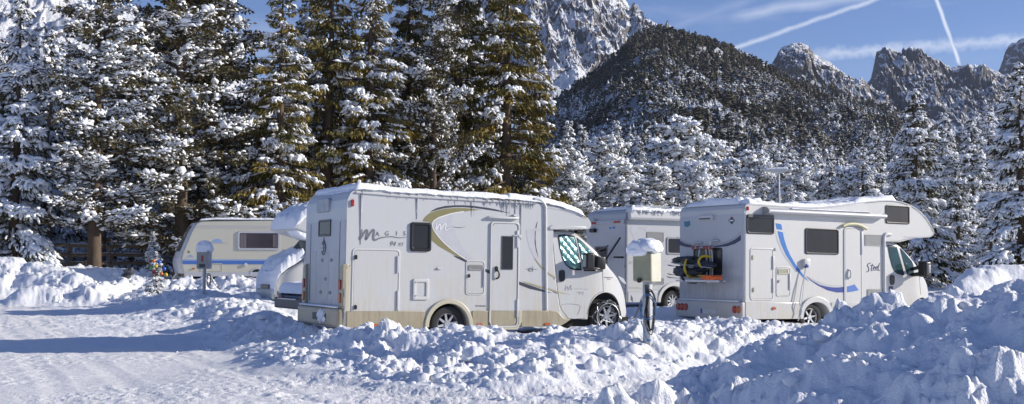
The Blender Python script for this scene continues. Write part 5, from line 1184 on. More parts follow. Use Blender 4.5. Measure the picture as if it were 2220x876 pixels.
# bike rack
rk = empty('bike_rack'); rk.matrix_world = F.M; rk.parent = F.o; rk.matrix_parent_inverse = Matrix.Identity(4); rk.matrix_basis = Matrix.Identity(4)
def RK(px, py, x): q = F.hit(px, py, 0, x); return q
bm = bmesh.new()
zt_r = RK(1530, 538, -.1).z; zl_r = RK(1540, 609, -.45).z
for px in (1530, 1537.5, 1542):
    q = RK(px, 537, -.1); add_tube(bm, smoothpath([(q.x - .02, q.y, q.z), (-.07, q.y, q.z - .2), (-.07, q.y, zl_r)]), .02, 8)
q0, q1 = RK(1503, 538, -.12), RK(1545, 536, -.12); add_tube(bm, [tuple(q0), tuple(q1)], .022, 8)
q = RK(1541, 536, -.1); add_tube(bm, smoothpath([(q.x, q.y, q.z), (-.13, q.y - .02, q.z + .11), (-.05, q.y - .12, q.z + .16), (-.01, q.y - .20, q.z + .13)]), .03, 8)
q = RK(1505, 537, -.1); add_tube(bm, smoothpath([(q.x, q.y, q.z), (-.13, q.y - .02, q.z + .09), (-.05, q.y - .12, q.z + .12), (-.01, q.y - .2, q.z + .11)]), .026, 8)
q = RK(1517, 540, -.15); add_tube(bm, smoothpath([(q.x, q.y, q.z), (q.x - .04, q.y, q.z - .18), (q.x - .05, q.y + .08, q.z - .26)]), .018, 8)
e0, e1 = RK(1468, 608, -.45), RK(1556, 611, -.45)
for x in (-.25, -.45): add_box(bm, (x - .04, e1.y, e0.z - .02), (x + .04, e0.y, e0.z + .02))
for y in (e1.y + .3, e0.y - .4): add_box(bm, (-.50, y - .02, e0.z - .05), (-.01, y + .02, e0.z - .015))
finish('frame', bm, 'steel_bar', rk)
for px in (1503, 1513, 1527, 1533, 1541): q = RK(px, 537, -.12); box('clamp', (q.x - .03, q.y - .035, q.z - .04), (q.x + .03, q.y + .035, q.z + .04), 'red_paint', rk, .006)
# things carried on it: skis, boots, a sledge
zz = e0.z; G6 = 'sports gear strapped on the rear rack'
def place(o): o.matrix_world = F.M; return o
def ski(name, x, y0, y1, z, mat, label, tipup=.12):
    bm = bmesh.new(); s_ = np.linspace(0, 1, 14); rows = []
    for t in s_:
        y = y0 + (y1 - y0) * t; zt = z + tipup * max(0, t - .88) ** 1.5 * 18 * .3; w = .045 * (1 - .25 * math.sin(math.pi * t)) * (1 if t < .97 else .5)
        rows.append([bm.verts.new((x - w, y, zt)), bm.verts.new((x + w, y, zt)), bm.verts.new((x + w, y, zt + .015)), bm.verts.new((x - w, y, zt + .015))])
    for a, b in zip(rows[:-1], rows[1:]):
        for i in range(4): bm.faces.new((a[i], a[(i + 1) % 4], b[(i + 1) % 4], b[i]))
    bm.faces.new(rows[0]); bm.faces.new(rows[-1][::-1]); o = place(finish(name, bm, mat, None, 30)); tag(o, label, 'ski', G6); return o
yR, yL = e1.y + .2, e0.y + .42
ski('ski', -.42, yR, yL, zz + .05, 'graphic_grey', 'lowest grey ski lying on the rack with its tip sticking out to the left')
ski('ski', -.30, yR + .1, yL + .12, zz + .33, 'strap_purple', 'upper dark purple ski of the pile on the rear rack')
ski('ski', -.38, yR + .05, yL + .03, zz + .12, 'strap_yellow', 'yellow edged ski just above the lowest one on the rear rack')
def blobby(name, c, s_, mat, seed, label, cat):
    bm = bmesh.new(); bmesh.ops.create_icosphere(bm, subdivisions=4, radius=1)
    co = np.array([v.co[:] for v in bm.verts]); d = 1 + .55 * (fbm(co[:, 0] * 2 + seed, co[:, 1] * 2 + co[:, 2] * 1.6, 4, seed) - .5) + .25 * (vn(co[:, 1] * 6, co[:, 2] * 6 + co[:, 0] * 3, seed + 3) - .5)
    for v, p, k in zip(bm.verts, co, d): v.co = Vector((c[0] + p[0] * s_[0] * k, c[1] + p[1] * s_[1] * k, c[2] + p[2] * s_[2] * k))
    return tag(place(finish(name, bm, mat, None, 60)), label, cat, G6)
ym = (yR + yL) / 2
blobby('bundle', (-.33, ym + .22, zz + .47), (.16, .55, .10), 'trim_black', 3, 'long black rolled bundle on top of the gear on the rear rack', 'bundle')
blobby('ski_boots', (-.36, ym + .35, zz + .22), (.14, .30, .13), 'dark_grey', 5, 'dark pair of boots at the left end of the loaded rack', 'boots')
blobby('bag', (-.34, ym - .42, zz + .36), (.15, .34, .10), 'graphic_dark', 6, 'dark blue grey bag at the right end of the loaded rack', 'bag')
blobby('bag', (-.36, ym - .08, zz + .20), (.14, .45, .10), 'cable_black', 7, 'flat black bag low in the middle of the loaded rack', 'bag')
bm = bmesh.new(); q = RK(1540, 606, -.45)
add_prism(bm, [(q.y - .22, zz + .03), (q.y + .14, zz + .03), (q.y + .17, zz + .10), (q.y + .05, zz + .13), (q.y - .20, zz + .14), (q.y - .25, zz + .09)], -.60, -.28, 'yz')
sl_ = place(finish('sledge', bm, 'strap_orange', None, 40, .025)); tag(sl_, 'orange plastic sledge at the right end of the rear rack', 'sledge', G6)
def strap(y, z0, z1, mat, label):
    bm = bmesh.new(); add_tube(bm, smoothpath([(-.14, y, z0), (-.40, y + .01, z0 + .02), (-.53, y + .03, (z0 + z1) / 2), (-.45, y + .02, z1), (-.2, y, z1)]), .028, 6); tag(place(finish('strap', bm, mat, None, 50)), label, 'strap', G6)
strap(ym + .02, zz + .08, zz + .50, 'strap_yellow', 'yellow strap round the middle of the gear on the rear rack'); strap(ym - .50, zz + .28, zz + .56, 'strap_yellow', 'yellow strap near the right hand end of the gear on the rack')
strap(ym + .10, zz - .05, zz + .18, 'cable_black', 'black strap hanging below the middle of the rear rack')
tag(place(tube('ski_pole', [(-.48, yR, zz + .30), (-.46, yL - .2, zz + .42)], .012, 'metal')), 'silver ski pole lying along the gear on the rear rack', 'ski pole', G6)
# cable from the socket
c = S(1745, 575)
bm = bmesh.new(); add_tube(bm, smoothpath([(S(*p)[0], -.07 - i * .008, S(*p)[1]) for i, p in enumerate([(1742, 579), (1738, 600), (1732, 625), (1728, 650), (1727, 660), (1731, 675), (1722, 695)])]), .012, 6); add_tube(bm, smoothpath([(S(*p)[0], -.07 - i * .008, S(*p)[1]) for i, p in enumerate([(1743, 579), (1739, 600), (1736, 625), (1731, 660), (1725, 690)])]), .007, 6)
tag(place(finish('cable', bm, 'graphic_silver', None)), 'thin pale cable hanging from the socket of the camper with the blue stripe', 'cable')
prism('aerial_mast', [(0, 0), (.001, 0), (.001, .001)], 0, .001, 'metal', F.o) if False else None

# ================================================================ middle camper
F = Frame('camper', 1357, 34.5, R(27), .10, TILT * .6)
tag(F.o, 'grey white camper with snowy rolled awning, parked between the two large motorhomes', 'camper')
S = F.S; W = 2.3; zsk = S(1370, 654)[1]; L_ = 6.4
zr = S(1360, 452)[1]
arx, arz = S(1460, 655); ar = .47
arch = arc(arx, arz, ar, 0, math.pi, 18)
P = [(0, zsk), (0, zr - .28), (.05, zr - .12), (.16, zr - .02), (.3, zr)] + [(L_ - .8, zr - .02), (L_ - .2, zr - .4), (L_ + .1, zr - 1.2), (L_ + .2, zsk + .3), (L_ + .1, zsk)] + arch
prism('body', P, 0, W, 'van_grey_white', F.o, bevel=.05, seg=3)
box('wheel_well', (arx - ar, .3, zsk), (arx + ar, W - .3, arz + ar), 'under', F.o); wheel(F, 1460, 654, .33, y=.06, spokes=9)
Po = arc(arx, arz, ar * 1.22, 0, math.pi, 22); prism('wheel_flare', Po + arc(arx, arz, ar, 0, math.pi, 22)[::-1], -.04, .03, 'moulding', F.o, bevel=.012)
for a, b in ((.05, arx - ar * 1.22), (arx + ar * 1.22, L_)): prism('side_skirt', [(a, zsk - .02), (b, zsk - .02), (b, S(1380, 632)[1]), (a, S(1380, 632)[1])], -.025, .03, 'graphic_silver', F.o, bevel=.01)
stroke('edge_trim', F, [[(1359, 632), (1358.5, 560), (1358, 480), (1361, 458)]], 'graphic_grey', .06, .004); bm = bmesh.new(); add_tube(bm, [(-.01, -.01, zsk), (-.01, -.01, zr - .3), (.06, 0, zr - .1)], .035, 6); finish('corner_moulding', bm, 'graphic_grey', F.o)
a0, a1 = S(1358, 476)[1], S(1358, 455)[1]
bm = bmesh.new(); add_prism(bm, [(0, a0), (-.16, a0), (-.2, a0 + .06), (-.18, a1), (-.08, a1 + .03), (0, a1 + .03)], .02, 4.2, 'yz'); aw = finish('awning_case', bm, 'moulding', F.o, 30, .012)
snowcap('awning_snow', [(.02, a1 + .02), (4.2, a1 + .02)], .07, 7, aw, y0=-.18, y1=.02, n=70, ny=8, lump=.9, droop=.12)
bm = bmesh.new()
rg = random.Random(8)
for i in range(70): x = .05 + rg.random() * 4.1; Lc = rg.uniform(.04, .16); add_tube(bm, [(x, -.205, a1), (x, -.205, a1 - Lc)], [.014, .003], 5)
tag(finish('icicles', bm, 'ice', aw), kind='stuff')
snowcap('roof_snow', [(.2, zr), (L_ - .9, zr - .02)], .09, 9, F.o, y0=.1, y1=W, n=120, ny=30, lump=1.4)
bm = bmesh.new()
for y in (.35, W - .35):
    add_tube(bm, [(.3, y, zr + .10), (L_ - 1.5, y, zr + .10)], .03, 6)
    for x in (.4, 1.8, 3.2): add_box(bm, (x - .06, y - .05, zr - .02), (x + .06, y + .05, zr + .12))
finish('roof_rails', bm, 'galv', F.o)
C7 = lambda l: z5(l, 1260, 420, 2.92)
Pg = [S(*p) for p in C7([(308, 225), (320, 207), (345, 205), (440, 205), (455, 235), (425, 235), (400, 215), (345, 220), (360, 265), (400, 290), (410, 325), (340, 325)])]
decal('stripe', F, C7([(308, 230), (320, 207), (345, 204), (440, 205), (460, 240), (412, 240), (392, 218), (345, 218), (362, 262), (400, 305), (400, 330), (345, 300)]), 'graphic_silver', .003)
decal('stripe', F, C7([(272, 520), (300, 560), (350, 590), (420, 603), (500, 610), (500, 600), (440, 570), (350, 560), (310, 540)]), 'graphic_silver', .003)
grille(F, (1402.5, 503, 1438.5, 525), 'grille_grey', 8); grille(F, (1412, 603, 1438.5, 617), 'grille_grey', 6)
d = hatch(F, (1351 + 1.5, 551, 1420, 625), 'van_grey_white', 'locker_door', .07, .02); x, z = S(1355.5, 577); prism('latch', rrect(x - .035, z - .035, x + .035, z + .035, .03), -.03, -.008, 'dark_grey', d)
stroke('lettering', F, [C7([(300, 425), (283, 425), (283, 445), (300, 440)]), C7([(305, 432), (305, 442), (315, 432), (318, 443)]), C7([(325, 432), (330, 443), (338, 430)])], 'graphic_silver', .02, .004)
window(F, (1445, 514, 1497, 552.5), 'acrylic', 'graphic_grey', .05, b=.05)
for z in (566, 573): stroke('panel_line', F, [[(1440, z), (1520, z)]], 'graphic_silver', .02)
# rear of it
zc = F.RR(1320, 486)[1]
prism('rear_panel', rrect(.06, S(1357, 640)[1], W - .05, zc, .05), -.008, .003, 'rear_white', F.o, 'yz')
bm = bmesh.new(); add_prism(bm, [(.05, zc), (W - .05, zc), (W - .05, zc + .12), (.05, zc + .12)], -.05, .01, 'yz'); sp = finish('rear_spoiler', bm, 'graphic_silver', F.o, 30, .02)
for y in (.25, W - .7): prism('tail_light', rrect(y, zc + .02, y + .35, zc + .08, .02), -.065, -.048, 'lamp_red', sp, 'yz', .006)
a = F.RR(1284, 486); text('lettering', F, 'AUCFORTIN', 1286, 483.5, 3.6, 'stripe_blue', .012, rear=True, sx=1.3); stroke('lettering', F, [[(1283, 480.5), (1283.2, 484.5)]], 'lamp_red', .08, .012, rear=True)
decal('emblem', F, [(1287, 471), (1292, 478), (1298, 473), (1292, 482)], 'graphic_dark', .012, rear=True)
stroke('lettering', F, [[(1322, 494.5), (1326, 494.2)], [(1329, 494), (1334, 493.6)]], 'stripe_blue', .06, .012, rear=True)
c = F.RR(1289, 500); prism('camera_unit', rrect(c[0] - .14, c[1] - .06, c[0] + .14, c[1] + .06, .04), -.12, 0, 'trim_black', F.o, 'yz', .02)
w = windowR(F, (1290, 534, 1318, 575), 'acrylic', 'graphic_grey', r=.05)
tube('window_strut', [tuple(F.hit(1314, 562, 0, -.1)), tuple(F.hit(1344, 516, 0, -.35))], .03, 'trim_black', F.o); tube('window_strut', [tuple(F.hit(1297, 544, 0, -.05)), tuple(F.hit(1318, 533, 0, -.3))], .02, 'trim_black', F.o)
bm = bmesh.new(); add_box(bm, (-.35, .1, F.RR(1340, 560)[1]), (-.02, .14, F.RR(1340, 556)[1])); finish('bracket', bm, 'trim_black', F.o)

# ================================================================ half hidden overcab camper on the left (nose to the left)
F = Frame('camper', 548, 32.5, R(28), .10, 0)
tag(F.o, 'white overcab camper with snow heaped on its hood, half hidden behind the front motorhome', 'camper')
S = F.S; W = 2.3; D7 = lambda l: z5(l, 520, 430, 3.647)
zb0 = S(560, 653)[1]
top = [S(*p, .12) for p in [(547.6, 640), (547.9, 625), (551, 612), (560, 598), (575, 586), (590, 577), (606, 566), (612, 558), (630, 538), (650, 514), (665, 498), (690, 496)]]
bot = [S(*p, .12) for p in [(547.6, 646), (552, 652), (575, 656), (690, 655)]]
awx, awz = S(640, 655, .12); awr = .42
co, cf, cb, czt, czb = cab(F, 'cab', top, bot, .12, W - .12, 'van_grey_white', S(640, 560)[1], S(600, 600)[0], .30, .10, (awx, awz, awr), flip=True)
wheel(F, awx, 0, .33, y=.2, spokes=6, cz=awz - .05); box('wheel_well', (awx - awr * .98, .35, awz - .2), (awx + awr * .98, W - .35, awz + awr * .95), 'under', F.o)
def SKf(l):
    out = []
    for p in l:
        x, z = S(p[0], p[1], .12)
        for _ in range(4): x, z = S(p[0], p[1], cf(x, z))
        out.append((x, z))
    return out
w = skin_patch('cab_window', F, SKf(D7([(350, 452), (420, 380), (500, 305), (560, 300), (560, 455), (410, 484), (380, 470)])), cf, 'trim_black', .006, .02); skin_patch('pane', F, SKf(D7([(375, 452), (430, 390), (500, 325), (550, 320), (550, 445), (420, 470)])), cf, 'acrylic', .010, .012, parent=w)
bm = bmesh.new(); xs = np.linspace(S(613, 560, .12)[0], S(662, 503, .12)[0], 10); L = []
for x in xs:
    z = czt(x) + .008; h = (cb(x, z) - cf(x, z)) * .43; L.append([bm.verts.new((x, W / 2 + h * v, z)) for v in np.linspace(-1, 1, 7)])
for a, b in zip(L[:-1], L[1:]):
    for i in range(6): bm.faces.new((a[i], a[i + 1], b[i + 1], b[i]))
finish('windscreen', bm, 'cab_glass', F.o, 40)
# nose: front face with grille, lights, bumper
xn = S(548, 630, .12)[0]
prism('grille', rrect(.75, .62, W - .75, .80, .04), xn - .03, xn + .06, 'trim_black', F.o, 'yz', .02)
patch(F, SKf(D7([(108, 738), (150, 735), (152, 768), (112, 770)])), 'dark_grey', cf, 'headlight', .02, .05); patch(F, SKf(D7([(112, 780), (165, 775), (167, 797), (120, 800)])), 'trim_black', cf, 'fog_light', .02, .05)
patch(F, SKf(D7([(228, 760), (275, 757), (275, 785), (232, 788)])), 'graphic_silver', cf, 'sticker', .01, .02)
box('front_bumper', (xn - .05, .35, zb0 + .02), (xn + .3, W - .35, zb0 + .32), 'van_grey_white', F.o, .05)
# overcab and body
ov = [(590, 497), (592, 487), (600, 478), (615, 466), (633, 456), (655, 449), (690, 444)]
xB = S(664, 500)[0]; xe = xB + 4.3; zr = S(690, 445)[1]
P = [S(*p) for p in ov] + [(xe, zr), (xe, zb0)] + [(xB, zb0), (xB, S(664, 514)[1]), S(640, 513), S(612, 505)]
prism('body', P, 0, W, 'van_grey_white', F.o, bevel=.05, seg=3)
sn = [S(*p) for p in [(589, 494), (592, 484), (601, 474), (616, 462), (634, 452), (656, 446), (700, 442)]] + [(xe - .2, zr)]
snowcap('roof_snow', sn, .20, 12, F.o, y0=.0, y1=W, n=120, ny=34, lump=1.0, droop=.10)
ic = [S(*p) for p in [(592, 499), (600, 503), (615, 509), (630, 512), (645, 518)]]
bm = bmesh.new(); add_prism(bm, [S(*p) for p in [(592, 498), (640, 511), (646, 517), (635, 522), (615, 519), (600, 510)]], .02, .9); finish('ice_sheet', bm, 'snow_soft', F.o, 40, .03)
hs_ = [S(*p, .12) for p in [(548.5, 640), (548, 622), (552, 607), (561, 593), (576, 581), (592, 572), (606, 562), (614, 556)]]
snowcap('hood_snow', hs_, .30, 15, F.o, y0=.22, y1=W - .22, n=70, ny=34, lump=.8)
mp_ = S(655, 553); bm = bmesh.new()
for P_ in ([(599, 557), (616, 552)], [(603, 556), (604, 645)], [(607, 555), (608, 640)]): add_tube(bm, [(S(*p)[0], -.25, S(*p)[1]) for p in P_], .025, 8)
add_tube(bm, [(S(608, 600)[0], -.25, S(608, 600)[1]), (S(608, 600)[0] + .3, .0, S(608, 600)[1])], .02, 6); finish('ladder', bm, 'metal', F.o)

sh = at(644, 600, 32.5) - at(596, 600, 32.5); F.o.location.x += sh.x; F.o.location.y += .2

# ================================================================ dark car, only its tail visible
F = Frame('car', 664, 25.6, R(30), .03, 0)
tag(F.o, 'dark blue car with thick snow on its boot, only its tail showing beside the motorhome', 'car')
W = 1.7; zt = F.RR(620, 634)[1]; zb1 = F.RR(620, 658)[1]; z0_ = zb1 - .25
P = [(0, zb1 - .02), (-.02, zb1 + .12), (.02, zt - .05), (.1, zt), (.75, zt + .03), (1.15, zt + .30), (2.2, zt + .34), (2.9, zt + .05), (3.9, zt - .08), (4.15, zt - .3), (4.15, zb1 - .05), (3.6, zb1 - .08), (.9, zb1 - .08)]
bd = prism('body', P, 0, W, 'car_blue', F.o, bevel=.06, seg=3, smooth=40)
bm = bmesh.new(); add_prism(bm, [(-.02, zb1 - .1), (W + .02, zb1 - .1), (W + .02, zb1 + .14), (-.02, zb1 + .14)], -.12, .1, 'yz'); finish('rear_bumper', bm, 'dark_grey', F.o, 30, .04, 3)
for y, mt in ((W - .16, 'lamp_red'), (.16, 'lamp_red')): prism('tail_light', rrect(y - .13, zt - .24, y + .13, zt - .08, .03), -.045, .02, mt, F.o, 'yz', .015)
prism('plate_recess', [(W / 2 - .38, zt - .33), (W / 2 + .52, zt - .33), (W / 2 + .60, zt - .10), (W / 2 - .30, zt - .10)], -.035, .0, 'under', F.o, 'yz')
pt = prism('number_plate', rrect(W / 2 - .26, zt - .29, W / 2 + .26, zt - .16, .01), -.06, -.03, 'plate_white', F.o, 'yz', .004)
for k in range(6): box('mark', (-.065, W / 2 - .2 + k * .07, zt - .26), (-.059, W / 2 - .165 + k * .07, zt - .19), 'car_blue', pt, 0)
box('chrome_strip', (-.14, .25, zb1 + .10), (-.11, W - .25, zb1 + .125), 'metal', F.o)
text('lettering', F, 'DT 8', 0, 0, 1, 'navy') if False else None
for y in (.35, .52): prism('reversing_lamp', [(y + .07 * math.cos(t), zt - .18 + .07 * math.sin(t)) for t in np.linspace(0, 6.28, 14, endpoint=False)], -.05, .0, 'lamp_clear', F.o, 'yz', .01)
window_ = prism('rear_window', [(.2, zt + .06), (W - .2, zt + .06), (W - .3, zt + .27), (.3, zt + .27)], .80, .86, 'acrylic', F.o, 'yz')
for x in (.8, 3.3): wheel(F, x, 0, .31, y=.0, cz=z0_ + .28, spokes=7)
snowcap('boot_snow', [(-.04, zt - .01), (.1, zt), (.75, zt + .03)], .24, 31, F.o, y0=.02, y1=W - .02, n=24, ny=40, lump=.3, droop=.05)
snowcap('roof_snow', [(.85, zt + .12), (1.15, zt + .30), (2.2, zt + .34), (2.9, zt + .05)], .2, 32, F.o, y0=.1, y1=W - .1, n=24, ny=30, lump=.4)

# ================================================================ caravan
F = Frame('caravan', 400, 46.5, R(13), .28, 0)
tag(F.o, 'cream caravan with blue stripe and long dark window, on the left', 'caravan')
S = F.S; W = 2.2; E6 = lambda l: z5(l, 360, 440, 3.65)
zb = S(549, 597.5)[1]; zr = S(598, 476.5)[1]; Lx = 6.0
front = [(400, 593), (396, 583), (393, 570), (393.5, 560), (398, 545), (406, 525), (415, 504), (423, 489), (428, 483), (437, 480)]
fr = [S(*p) for p in front]
arx, arz = S(557, 594); ar = abs(S(557 + 11, 594)[0] - arx)
P = [fr[0]] + fr[1:] + [(S(598, 477)[0], zr), (Lx - .3, zr), (Lx, zr - .25), (Lx + .1, zb)] + arc(arx, zb + .02, ar * 1.2, 0, math.pi, 16)
prism('body', P, 0, W, 'caravan_cream', F.o, bevel=.03, seg=2)
# bulging front
bm = bmesh.new(); rows = []
for v in np.linspace(0, 1, 15):
    b = .42 * math.sin(math.pi * v) ** .6; rows.append([bm.verts.new((x - b * (1 - .45 * k / 9), W * v, z)) for k, (x, z) in enumerate(fr[:9])])
for a, b in zip(rows[:-1], rows[1:]):
    for i in range(8): bm.faces.new((a[i], a[i + 1], b[i + 1], b[i]))
bm.faces.new([r_[0] for r_ in rows]); bm.faces.new([r_[-1] for r_ in rows][::-1]); fb = finish('front_panel', bm, 'rear_white', F.o, 60)
bm = bmesh.new(); rows = []
for v in np.linspace(.08, .92, 11):
    b = .42 * math.sin(math.pi * v) ** .6 + .012; rows.append([bm.verts.new((x - b * (1 - .45 * k / 9) - .004, W * v, z)) for k, (x, z) in list(enumerate(fr[:9]))[4:8]])
for a, b in zip(rows[:-1], rows[1:]):
    for i in range(3): bm.faces.new((a[i], a[i + 1], b[i + 1], b[i]))
finish('front_window', bm, 'acrylic', fb, 60)
box('wheel_well', (arx - ar * 1.2, .25, zb - .05), (arx + ar * 1.2, W - .2, zb + ar * 1.2), 'under', F.o)
prism('wheel_flare', arc(arx, zb + .02, ar * 1.45, 0, math.pi, 18) + arc(arx, zb + .02, ar * 1.18, 0, math.pi, 18)[::-1], -.02, .02, 'graphic_silver', F.o, bevel=.006); wheel(F, arx, 0, .31, y=.05, cz=zb - .02, spokes=6)
zs0, zs1, zs2, zs3 = S(450, 573)[1], S(450, 565)[1], S(450, 564.3)[1], S(450, 562)[1]; xs_ = S(396, 568)[0]
prism('stripe', [(xs_, zs0), (Lx, zs0), (Lx, zs1), (xs_, zs1)], -.004, .001, 'stripe_blue', F.o); prism('stripe', [(xs_, zs2), (Lx, zs2), (Lx, zs3), (xs_, zs3)], -.004, .001, 'stripe_pale', F.o)
zk = S(450, 590)[1]; prism('side_skirt', [(S(400, 593)[0], zb - .03), (Lx, zb - .03), (Lx, zk), (S(399, 590)[0], zk)], -.012, .01, 'graphic_silver', F.o, bevel=.004)
for z, w_ in ((491, .03), (494.5, .012), (573.8, .01)): zz = S(450, z)[1]; prism('side_rail', [(S(424, z)[0], zz), (Lx - .1, zz), (Lx - .1, zz + w_), (S(424, z)[0], zz + w_)], -.006, .002, 'graphic_silver', F.o)
stroke('roof_edge', F, [[(429, 482), (437, 479.6), (470, 478.5), (598, 477)]], 'dark_grey', .03, .006)
wd = window(F, (515, 501.5, 606.5, 542), 'caravan_glass', 'graphic_silver', .06, b=.07, proud=.03)
x0, z0 = S(519, 539); x1, z1 = S(527.5, 505.5); bm = bmesh.new()
for i in range(5): add_box(bm, (x0 + i * .055, -.022, z0 + .03), (x0 + .035 + i * .055, -.018, z1 - .03))
finish('curtain', bm, 'curtain', wd); bm = bmesh.new(); x0 = S(592, 530)[0]
for i in range(5): add_box(bm, (x0 + i * .05, -.022, z0 + .05), (x0 + .03 + i * .05, -.018, z1 - .05))
finish('curtain', bm, 'curtain', wd)
def semi(cx, cy, rx, ry, a0=0, a1=math.pi, n=16): return [(cx + rx * math.cos(t), cy - ry * math.sin(t)) for t in np.linspace(a0, a1, n)]
decal('emblem', F, semi(471, 526, 11.5, 8.5), 'stripe_pale', .004); decal('emblem', F, semi(471, 525.5, 11, 6.5), 'stripe_blue', .005) if False else None
stroke('emblem', F, [[(447, 526.5), (494, 526.8)]], 'graphic_silver', .02, .006); decal('emblem', F, semi(413, 556.5, 6, 4), 'stripe_pale', .004); stroke('emblem', F, [[(402, 557.3), (423, 557.3)]], 'graphic_silver', .02, .006)
decal('emblem', F, [(412, 545), (411, 549), (408, 549), (406, 546), (408, 543)], 'graphic_olive', .004)
x, z = S(419.5, 582.5); prism('marker_lamp', rrect(x - .06, z - .025, x + .06, z + .025, .025), -.03, 0, 'lamp_orange', F.o, bevel=.008)
x, z = S(532.5, 574); prism('vent_cap', [(x + .07 * math.cos(t), z + .07 * math.sin(t)) for t in np.linspace(0, 6.28, 16, endpoint=False)], -.05, 0, 'moulding', F.o, bevel=.012)
hatch(F, (434, 571, 481.5, 590), 'caravan_cream', 'locker_door', .02, .03, 'grille_cream')
snowcap('roof_snow', [(S(432, 480)[0], zr - .05), (S(470, 478)[0], zr), (Lx - .3, zr)], .09, 17, F.o, y0=.05, y1=W, n=120, ny=24, lump=1.2)
# frozen cover sheet at the front corner, drawbar with jockey wheel
bm = bmesh.new(); rg = np.random.default_rng(3); rows = []
for v in np.linspace(0, 1, 9): rows.append([bm.verts.new((fr[0][0] - .02 - .55 * q * (1 - .3 * v) - .03 * rg.random(), .25 + .9 * v + .05 * rg.random(), zb - .25 + 1.0 * (1 - q) ** 1.4 + .05 * rg.random())) for q in np.linspace(0, 1, 8)])
for a, b in zip(rows[:-1], rows[1:]):
    for i in range(7): bm.faces.new((a[i], a[i + 1], b[i + 1], b[i]))
finish('frozen_cover', bm, 'snow_soft', F.o, 60)
bm = bmesh.new(); x0 = fr[0][0]
add_tube(bm, [(x0, .45, zb - .05), (x0 - 1.2, W / 2, zb - .08)], .04, 6); add_tube(bm, [(x0, W - .45, zb - .05), (x0 - 1.2, W / 2, zb - .08)], .04, 6); add_tube(bm, [(x0 - 1.0, W / 2 - .1, zb + .3), (x0 - 1.0, W / 2 - .1, zb - .4)], .03, 6); finish('drawbar', bm, 'galv', F.o)
# ================================================================ power posts
def world_of(px, py, Y): return at(px, py, Y)
def post(px, py_base, Y, zb, boxspec, label, labelgroup, wdt, H, seed, big):
    """galvanised post with a box on it; boxspec = (width, depth, z0, z1) of the box in metres"""
    X_ = (px - CX) / FPX * Y; o = empty('power_post', (X_, Y, zb), R(big['rz'])); tag(o, label, 'power post', labelgroup)
    tube('pole', [(0, 0, -.6), (0, 0, boxspec[2] + .02)], wdt, big['pole'], o, 14)
    w, d, z0, z1 = boxspec
    bx = box('box', (-w / 2, -d / 2, z0), (w / 2, d / 2, z1), big['side'], o, .012)
    dr = box('door', (-w / 2 - .012, -d / 2 + .004, z0 + .015), (-w / 2 + .004, d / 2 - .004, z1 - .015), big['front'], bx, .006)
    fr_ = box('front_cover', (-w / 2 + .004, -d / 2 - .014, z0 + .015), (w / 2 - .004, -d / 2 + .004, z1 - .01), big['cover'], bx, .008)
    box('lid', (-w / 2 - .03, -d / 2 - .02, z1 + .002), (w / 2 + .02, d / 2 + .02, z1 + .035), 'galv', o, .01)
    return o, bx
h = at(1397, 720, 17.0)
o, bx = post(1403, 716, 17.0, h.z - .05, (.30, .26, .76, 1.17), 'grey power post with pale beige box and snow cap, in front of the motorhomes', None, .07, 1, 1, dict(rz=-38, pole='galv', side='box_cream', front='box_cream', cover='box_dirty_shade'))
cyl = bmesh.new(); add_tube(cyl, [(-.03, -.18, .78), (-.03, -.155, .78)], .035, 12); finish('socket', cyl, 'trim_black', bx)
def heap(name, c, s_, seed, parent, mat='snow_soft', sub=4, amp=.5):
    bm = bmesh.new(); bmesh.ops.create_icosphere(bm, subdivisions=sub, radius=1); co = np.array([v.co[:] for v in bm.verts])
    d = 1 + amp * (fbm(co[:, 0] * 1.2 + seed, co[:, 1] * 1.2 + co[:, 2], 4, seed) - .5) + .12 * (vn(co[:, 0] * 5, co[:, 1] * 5 + co[:, 2] * 4, seed) - .5)
    for v, p, k in zip(bm.verts, co, d):
        z = p[2] * k; z = z if z > 0 else z * .35
        v.co = Vector((c[0] + np.sign(p[0]) * abs(p[0]) ** .75 * s_[0] * k, c[1] + np.sign(p[1]) * abs(p[1]) ** .75 * s_[1] * k, c[2] + z * s_[2]))
    return finish(name, bm, mat, parent, 70)
heap('snow_cap', (0.0, 0, 1.22), (.22, .20, .17), 4, o); heap('snow_cap', (-.09, -.16, 1.17), (.15, .09, .15), 6, o, amp=.8)
# cable coils on the post
rg = random.Random(2); bm = bmesh.new()
for k in range(5):
    r1, r2 = .10 + .02 * rg.random(), .24 + .05 * rg.random(); cx_, cz_ = .10 + .03 * rg.random(), .37 - .03 * k * rg.random()
    add_tube(bm, [(cx_ + r1 * math.cos(t) * .6, -.08 - .015 * k + .02 * math.sin(3 * t), cz_ + r2 * math.sin(t)) for t in np.linspace(0, 6.28, 22)], .007, 5, False)
for k in range(4): add_tube(bm, smoothpath([(.02 + .02 * k, -.10, .72), (.05 + .01 * k, -.12, .55), (.08 - .02 * k, -.11, .3), (.10, -.1, .08)]), .007, 5)
c1 = finish('cable_coil', bm, 'cable_black', None); c1.matrix_world = o.matrix_basis.copy(); tag(c1, 'black cable coiled and hung on the post with the pale box', 'cable')
bm = bmesh.new()
for k in range(2): add_tube(bm, [(.11 + .13 * math.cos(t), -.16 - .02 * k, .40 + .17 * math.sin(t) + .02 * k) for t in np.linspace(-.5, 5.6, 24)], .006, 5)
add_tube(bm, smoothpath([(.01, -.16, .45), (-.02, -.15, .25), (.02, -.14, .1), (.05, -.14, 0), (.10, -.14, -.06)]), .006, 5); add_box(bm, (.08, -.16, -.07), (.13, -.12, -.04))
c2 = finish('cable_coil', bm, 'cable_blue', None); c2.matrix_world = o.matrix_basis.copy(); tag(c2, 'thin light blue cable with plug, looped on the post with the pale box', 'cable')
P0 = at(1362, 688, 21.5); P1 = at(1391, 653, 17.0); pm = (P0 + P1) / 2; pm.z -= .12
